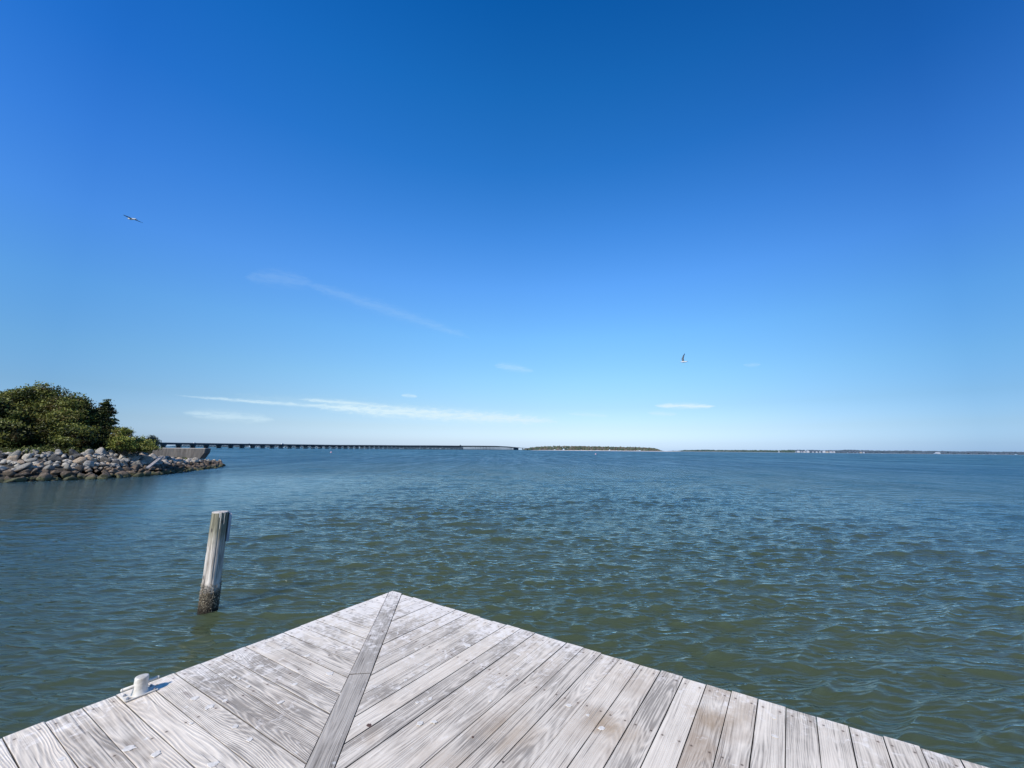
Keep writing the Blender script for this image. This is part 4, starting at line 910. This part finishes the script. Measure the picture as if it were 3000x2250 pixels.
# houses on the far shore
wallc = {'white': (.50, .50, .51), 'cream': (.45, .38, .30), 'grey': (.42, .44, .48)}
WM = {}
for k, c_ in wallc.items(): q = NT(k + '_siding'); WM[k] = q.fin(q.ramp(q.noise(q.pos(), .2, 2), [(.3, tuple(v * .9 for v in c_)), (.7, c_)]), .8)
q = NT('roof_shingle'); ROOF = q.fin((.16, .15, .17), .9); q = NT('roof_pale'); ROOFP = q.fin((.36, .37, .41), .8); q = NT('window_glass'); WG = q.fin((.04, .06, .09), .2)
def house(px, Y, w, h, col, roof, label, z0=2.2, cat='house', gables=1, group=None):
    p = at(px, 1320, Y); r = empty('house' if cat == 'house' else 'building', (p[0], Y, z0), random.uniform(-.3, .3)); tag(r, label, cat, group)
    bm = bmesh.new(); box(bm, (0, 0, h * .32), (w, w * .7, h * .64)); bm_obj('wall', bm, WM[col], r)
    gw = w / gables
    for g in range(gables):
        cx = -w / 2 + gw * (g + .5); bm = bmesh.new(); pr = [(-gw / 2 - .5, h * .642), (gw / 2 + .5, h * .642), (0, h)]
        a = [bm.verts.new((cx + x, -w * .38, z)) for x, z in pr]; b = [bm.verts.new((cx + x, w * .38, z)) for x, z in pr]; bm.faces.new(a); bm.faces.new(b[::-1])
        for i in range(3): bm.faces.new((a[i], b[i], b[(i + 1) % 3], a[(i + 1) % 3]))
        bmesh.ops.recalc_face_normals(bm, faces=bm.faces[:]); bm_obj('roof', bm, roof, r)
    for k in range(3):
        bm = bmesh.new(); box(bm, (-w * .3 + k * w * .3, -w * .352, h * .3), (w * .12, .2, h * .22)); bm_obj('window', bm, WG, r)
hs = [(2306, 15, 14, 'cream', ROOF, 'small cream house, leftmost of the shore village'), (2316, 26, 19, 'white', ROOFP, 'wide white house near the left end of the shore village'), (2327, 18, 16, 'white', ROOF, 'white house with dark roof beside the wide white one'),
      (2338, 24, 17, 'white', ROOFP, 'pale roofed white house left of the brown gap'), (2348, 12, 15, 'grey', ROOF, 'small grey house in the middle of the village left cluster'), (2356, 18, 17, 'white', ROOF, 'tall white house right of the small grey house'),
      (2366, 22, 20, 'white', ROOFP, 'tallest pale white house at the right end of the left cluster'), (2381, 12, 14, 'grey', ROOF, 'lone grey house in the gap of the village'), (2392, 14, 12, 'white', ROOFP, 'low pale house in the gap of the village'),
      (2402, 12, 13, 'grey', ROOFP, 'small grey house before the right cluster'), (2413, 22, 21, 'white', ROOFP, 'high white house starting the right cluster'), (2422, 20, 17, 'cream', ROOF, 'cream house inside the right cluster'),
      (2434, 22, 20, 'white', ROOF, 'white house near the right end of the shore village'), (2443, 14, 16, 'white', ROOFP, 'narrow white house, rightmost of the shore village'),
      (2521, 16, 13, 'cream', ROOF, 'cream house in the trees right of the village'), (2530, 12, 12, 'grey', ROOFP, 'grey house beside the cream house in the trees')]
for (px, w, h, c_, rf, lab) in hs: house(px, 3930, w, h * 1.0, c_, rf, lab, group='houses on the far shore')
house(2746, 3880, 30, 17, 'white', ROOFP, 'isolated white twin gabled building on the far right shore', gables=2, cat='building')
p = at(2282, 1322, 3540); r = empty('beacon_tower', (p[0], 3540, 1.5)); tag(r, 'small white tapering tower on the shore left of the village', 'tower')
bm = bmesh.new(); cyl(bm, (0, 0, 0), (0, 0, 12), 4.2, 2.6, 16); bm_obj('tower_body', bm, WM['white'], r); bm = bmesh.new(); cyl(bm, (0, 0, 12), (0, 0, 16), 2.8, .4, 12); bm_obj('tower_roof', bm, ROOFP, r)
# buoys
q = NT('pink_buoy_paint'); PB = q.fin((.62, .36, .40), .5)
for (px, py, lab) in ((970, 1326.5, 'faded pink float buoy in front of the bridge'), (1745, 1331.5, 'faded pink float buoy in front of the wooded island')):
    g = gp(px, py, 0); r = empty('buoy', (g[0], g[1], 0)); tag(r, lab, 'buoy', 'float buoys on the bay')
    bm = bmesh.new(); q_ = bmesh.ops.create_uvsphere(bm, u_segments=20, v_segments=12, radius=.5)
    for v in bm.verts: v.co.z = v.co.z * .9 + .2
    bm_obj('float', bm, PB, r, True); bm = bmesh.new(); cyl(bm, (0, 0, .6), (0, 0, 1.2), .05, .05, 8); bm_obj('stick', bm, STEEL, r)

# ------------------------------------------------------------------ gulls
def gull(px, py, dist, head_az, roll_, dihedral_in, dihedral_out, label, pitch=0.0, sc_=1.0):
    d = ray(px, py); d = d / np.linalg.norm(d); p = CC + d * dist
    r = bpy.data.objects.new('gull', None); COL.objects.link(r); tag(r, label, 'gull', 'gulls in flight')
    a = radians(head_az); f = Vector((sin(a), cos(a), 0)); l = Vector((-cos(a), sin(a), 0)); u = Vector((0, 0, 1)); M = Matrix((f, l, u)).transposed()
    M = M @ Matrix.Rotation(radians(roll_), 3, 'X') @ Matrix.Rotation(radians(pitch), 3, 'Y'); r.matrix_world = Matrix.Translation(p) @ M.to_4x4() @ Matrix.Scale(sc_, 4)
    def m(n, c): q = NT(n); return q.fin(q.ramp(q.noise(q.coord(), 12, 2), [(.3, tuple(v * .85 for v in c)), (.7, c)]), .8)
    WH = m('white_feathers', (.58, .58, .56)); GR = m('slate_feathers', (.16, .17, .19)); BK = m('black_feathers', (.02, .02, .025))
    prof = [(-.23, .004, .03), (-.17, .02, .045), (-.10, .04, .045), (-.02, .055, .055), (.06, .058, .058), (.12, .042, .046), (.155, .03, .034), (.185, .032, .034), (.21, .024, .026), (.225, .008, .01)]
    bm = bmesh.new(); rings = []
    for x, ry, rz in prof: rings.append([bm.verts.new((x, ry * cos(2 * pi * k / 14), rz * sin(2 * pi * k / 14) + (.012 if x > .14 else 0))) for k in range(14)])
    for a_, b_ in zip(rings, rings[1:]):
        for k in range(14): bm.faces.new((a_[k], a_[(k + 1) % 14], b_[(k + 1) % 14], b_[k]))
    bm.faces.new(rings[0][::-1]); bm.faces.new(rings[-1]); bm_obj('body', bm, WH, r, True)
    bm = bmesh.new(); cyl(bm, (.22, 0, .012), (.265, 0, .004), .008, .002, 6); bm_obj('bill', bm, BK, r)
    bm = bmesh.new(); vs = [bm.verts.new(q) for q in ((-.17, .02, 0), (-.17, -.02, 0), (-.30, -.055, 0), (-.315, 0, 0), (-.30, .055, 0))]; bm.faces.new(vs)
    rr = bmesh.ops.extrude_face_region(bm, geom=bm.faces[:]); [setattr(g.co, 'z', g.co.z - .008) for g in rr['geom'] if isinstance(g, bmesh.types.BMVert)]; bm_obj('tail', bm, WH, r)
    for sgn in (-1, 1):
        d1 = radians(dihedral_in); d2 = radians(dihedral_out)
        # stations: span position, leading edge x, chord
        st = [(0.03, .10, .15), (.12, .125, .15), (.24, .13, .135), (.36, .09, .12), (.48, .03, .09), (.58, -.04, .055), (.64, -.09, .012)]
        bm = bmesh.new(); prev = None; yy = 0; z = .02; last = 0
        for k, (s_, le, ch) in enumerate(st):
            ang = d1 + (d2 - d1) * min(1, max(0, (s_ - .12) / .3)); ds = s_ - last; yy += cos(ang) * ds; z += sin(ang) * ds; last = s_
            row = []
            for (t, th) in ((0, 0), (.25, .012), (.6, .008), (1, 0), (.6, -.004), (.25, -.005)):
                row.append(bm.verts.new((le - t * ch, sgn * (yy - sin(ang) * th), z + cos(ang) * th)))
            if prev:
                for i in range(6):
                    f_ = bm.faces.new((prev[i], prev[(i + 1) % 6], row[(i + 1) % 6], row[i])); f_.material_index = 1 if k >= 5 else 0
            prev = row
        bm.faces.new(prev); bmesh.ops.recalc_face_normals(bm, faces=bm.faces[:]); bm_obj('wing', bm, [GR, BK], r, True)
gull(386, 641.5, 34, -93, -12, 12, -8, 'gull gliding high on the left with wings spread', sc_=1.0)
gull(2003, 1060, 33, -72, 0, 78, 62, 'gull with raised wings low over the water on the right')
sc.cycles.use_denoising = True; sc.cycles.sample_clamp_direct = 1.6; sc.cycles.sample_clamp_indirect = 3.0
sc.cycles.max_bounces = 6
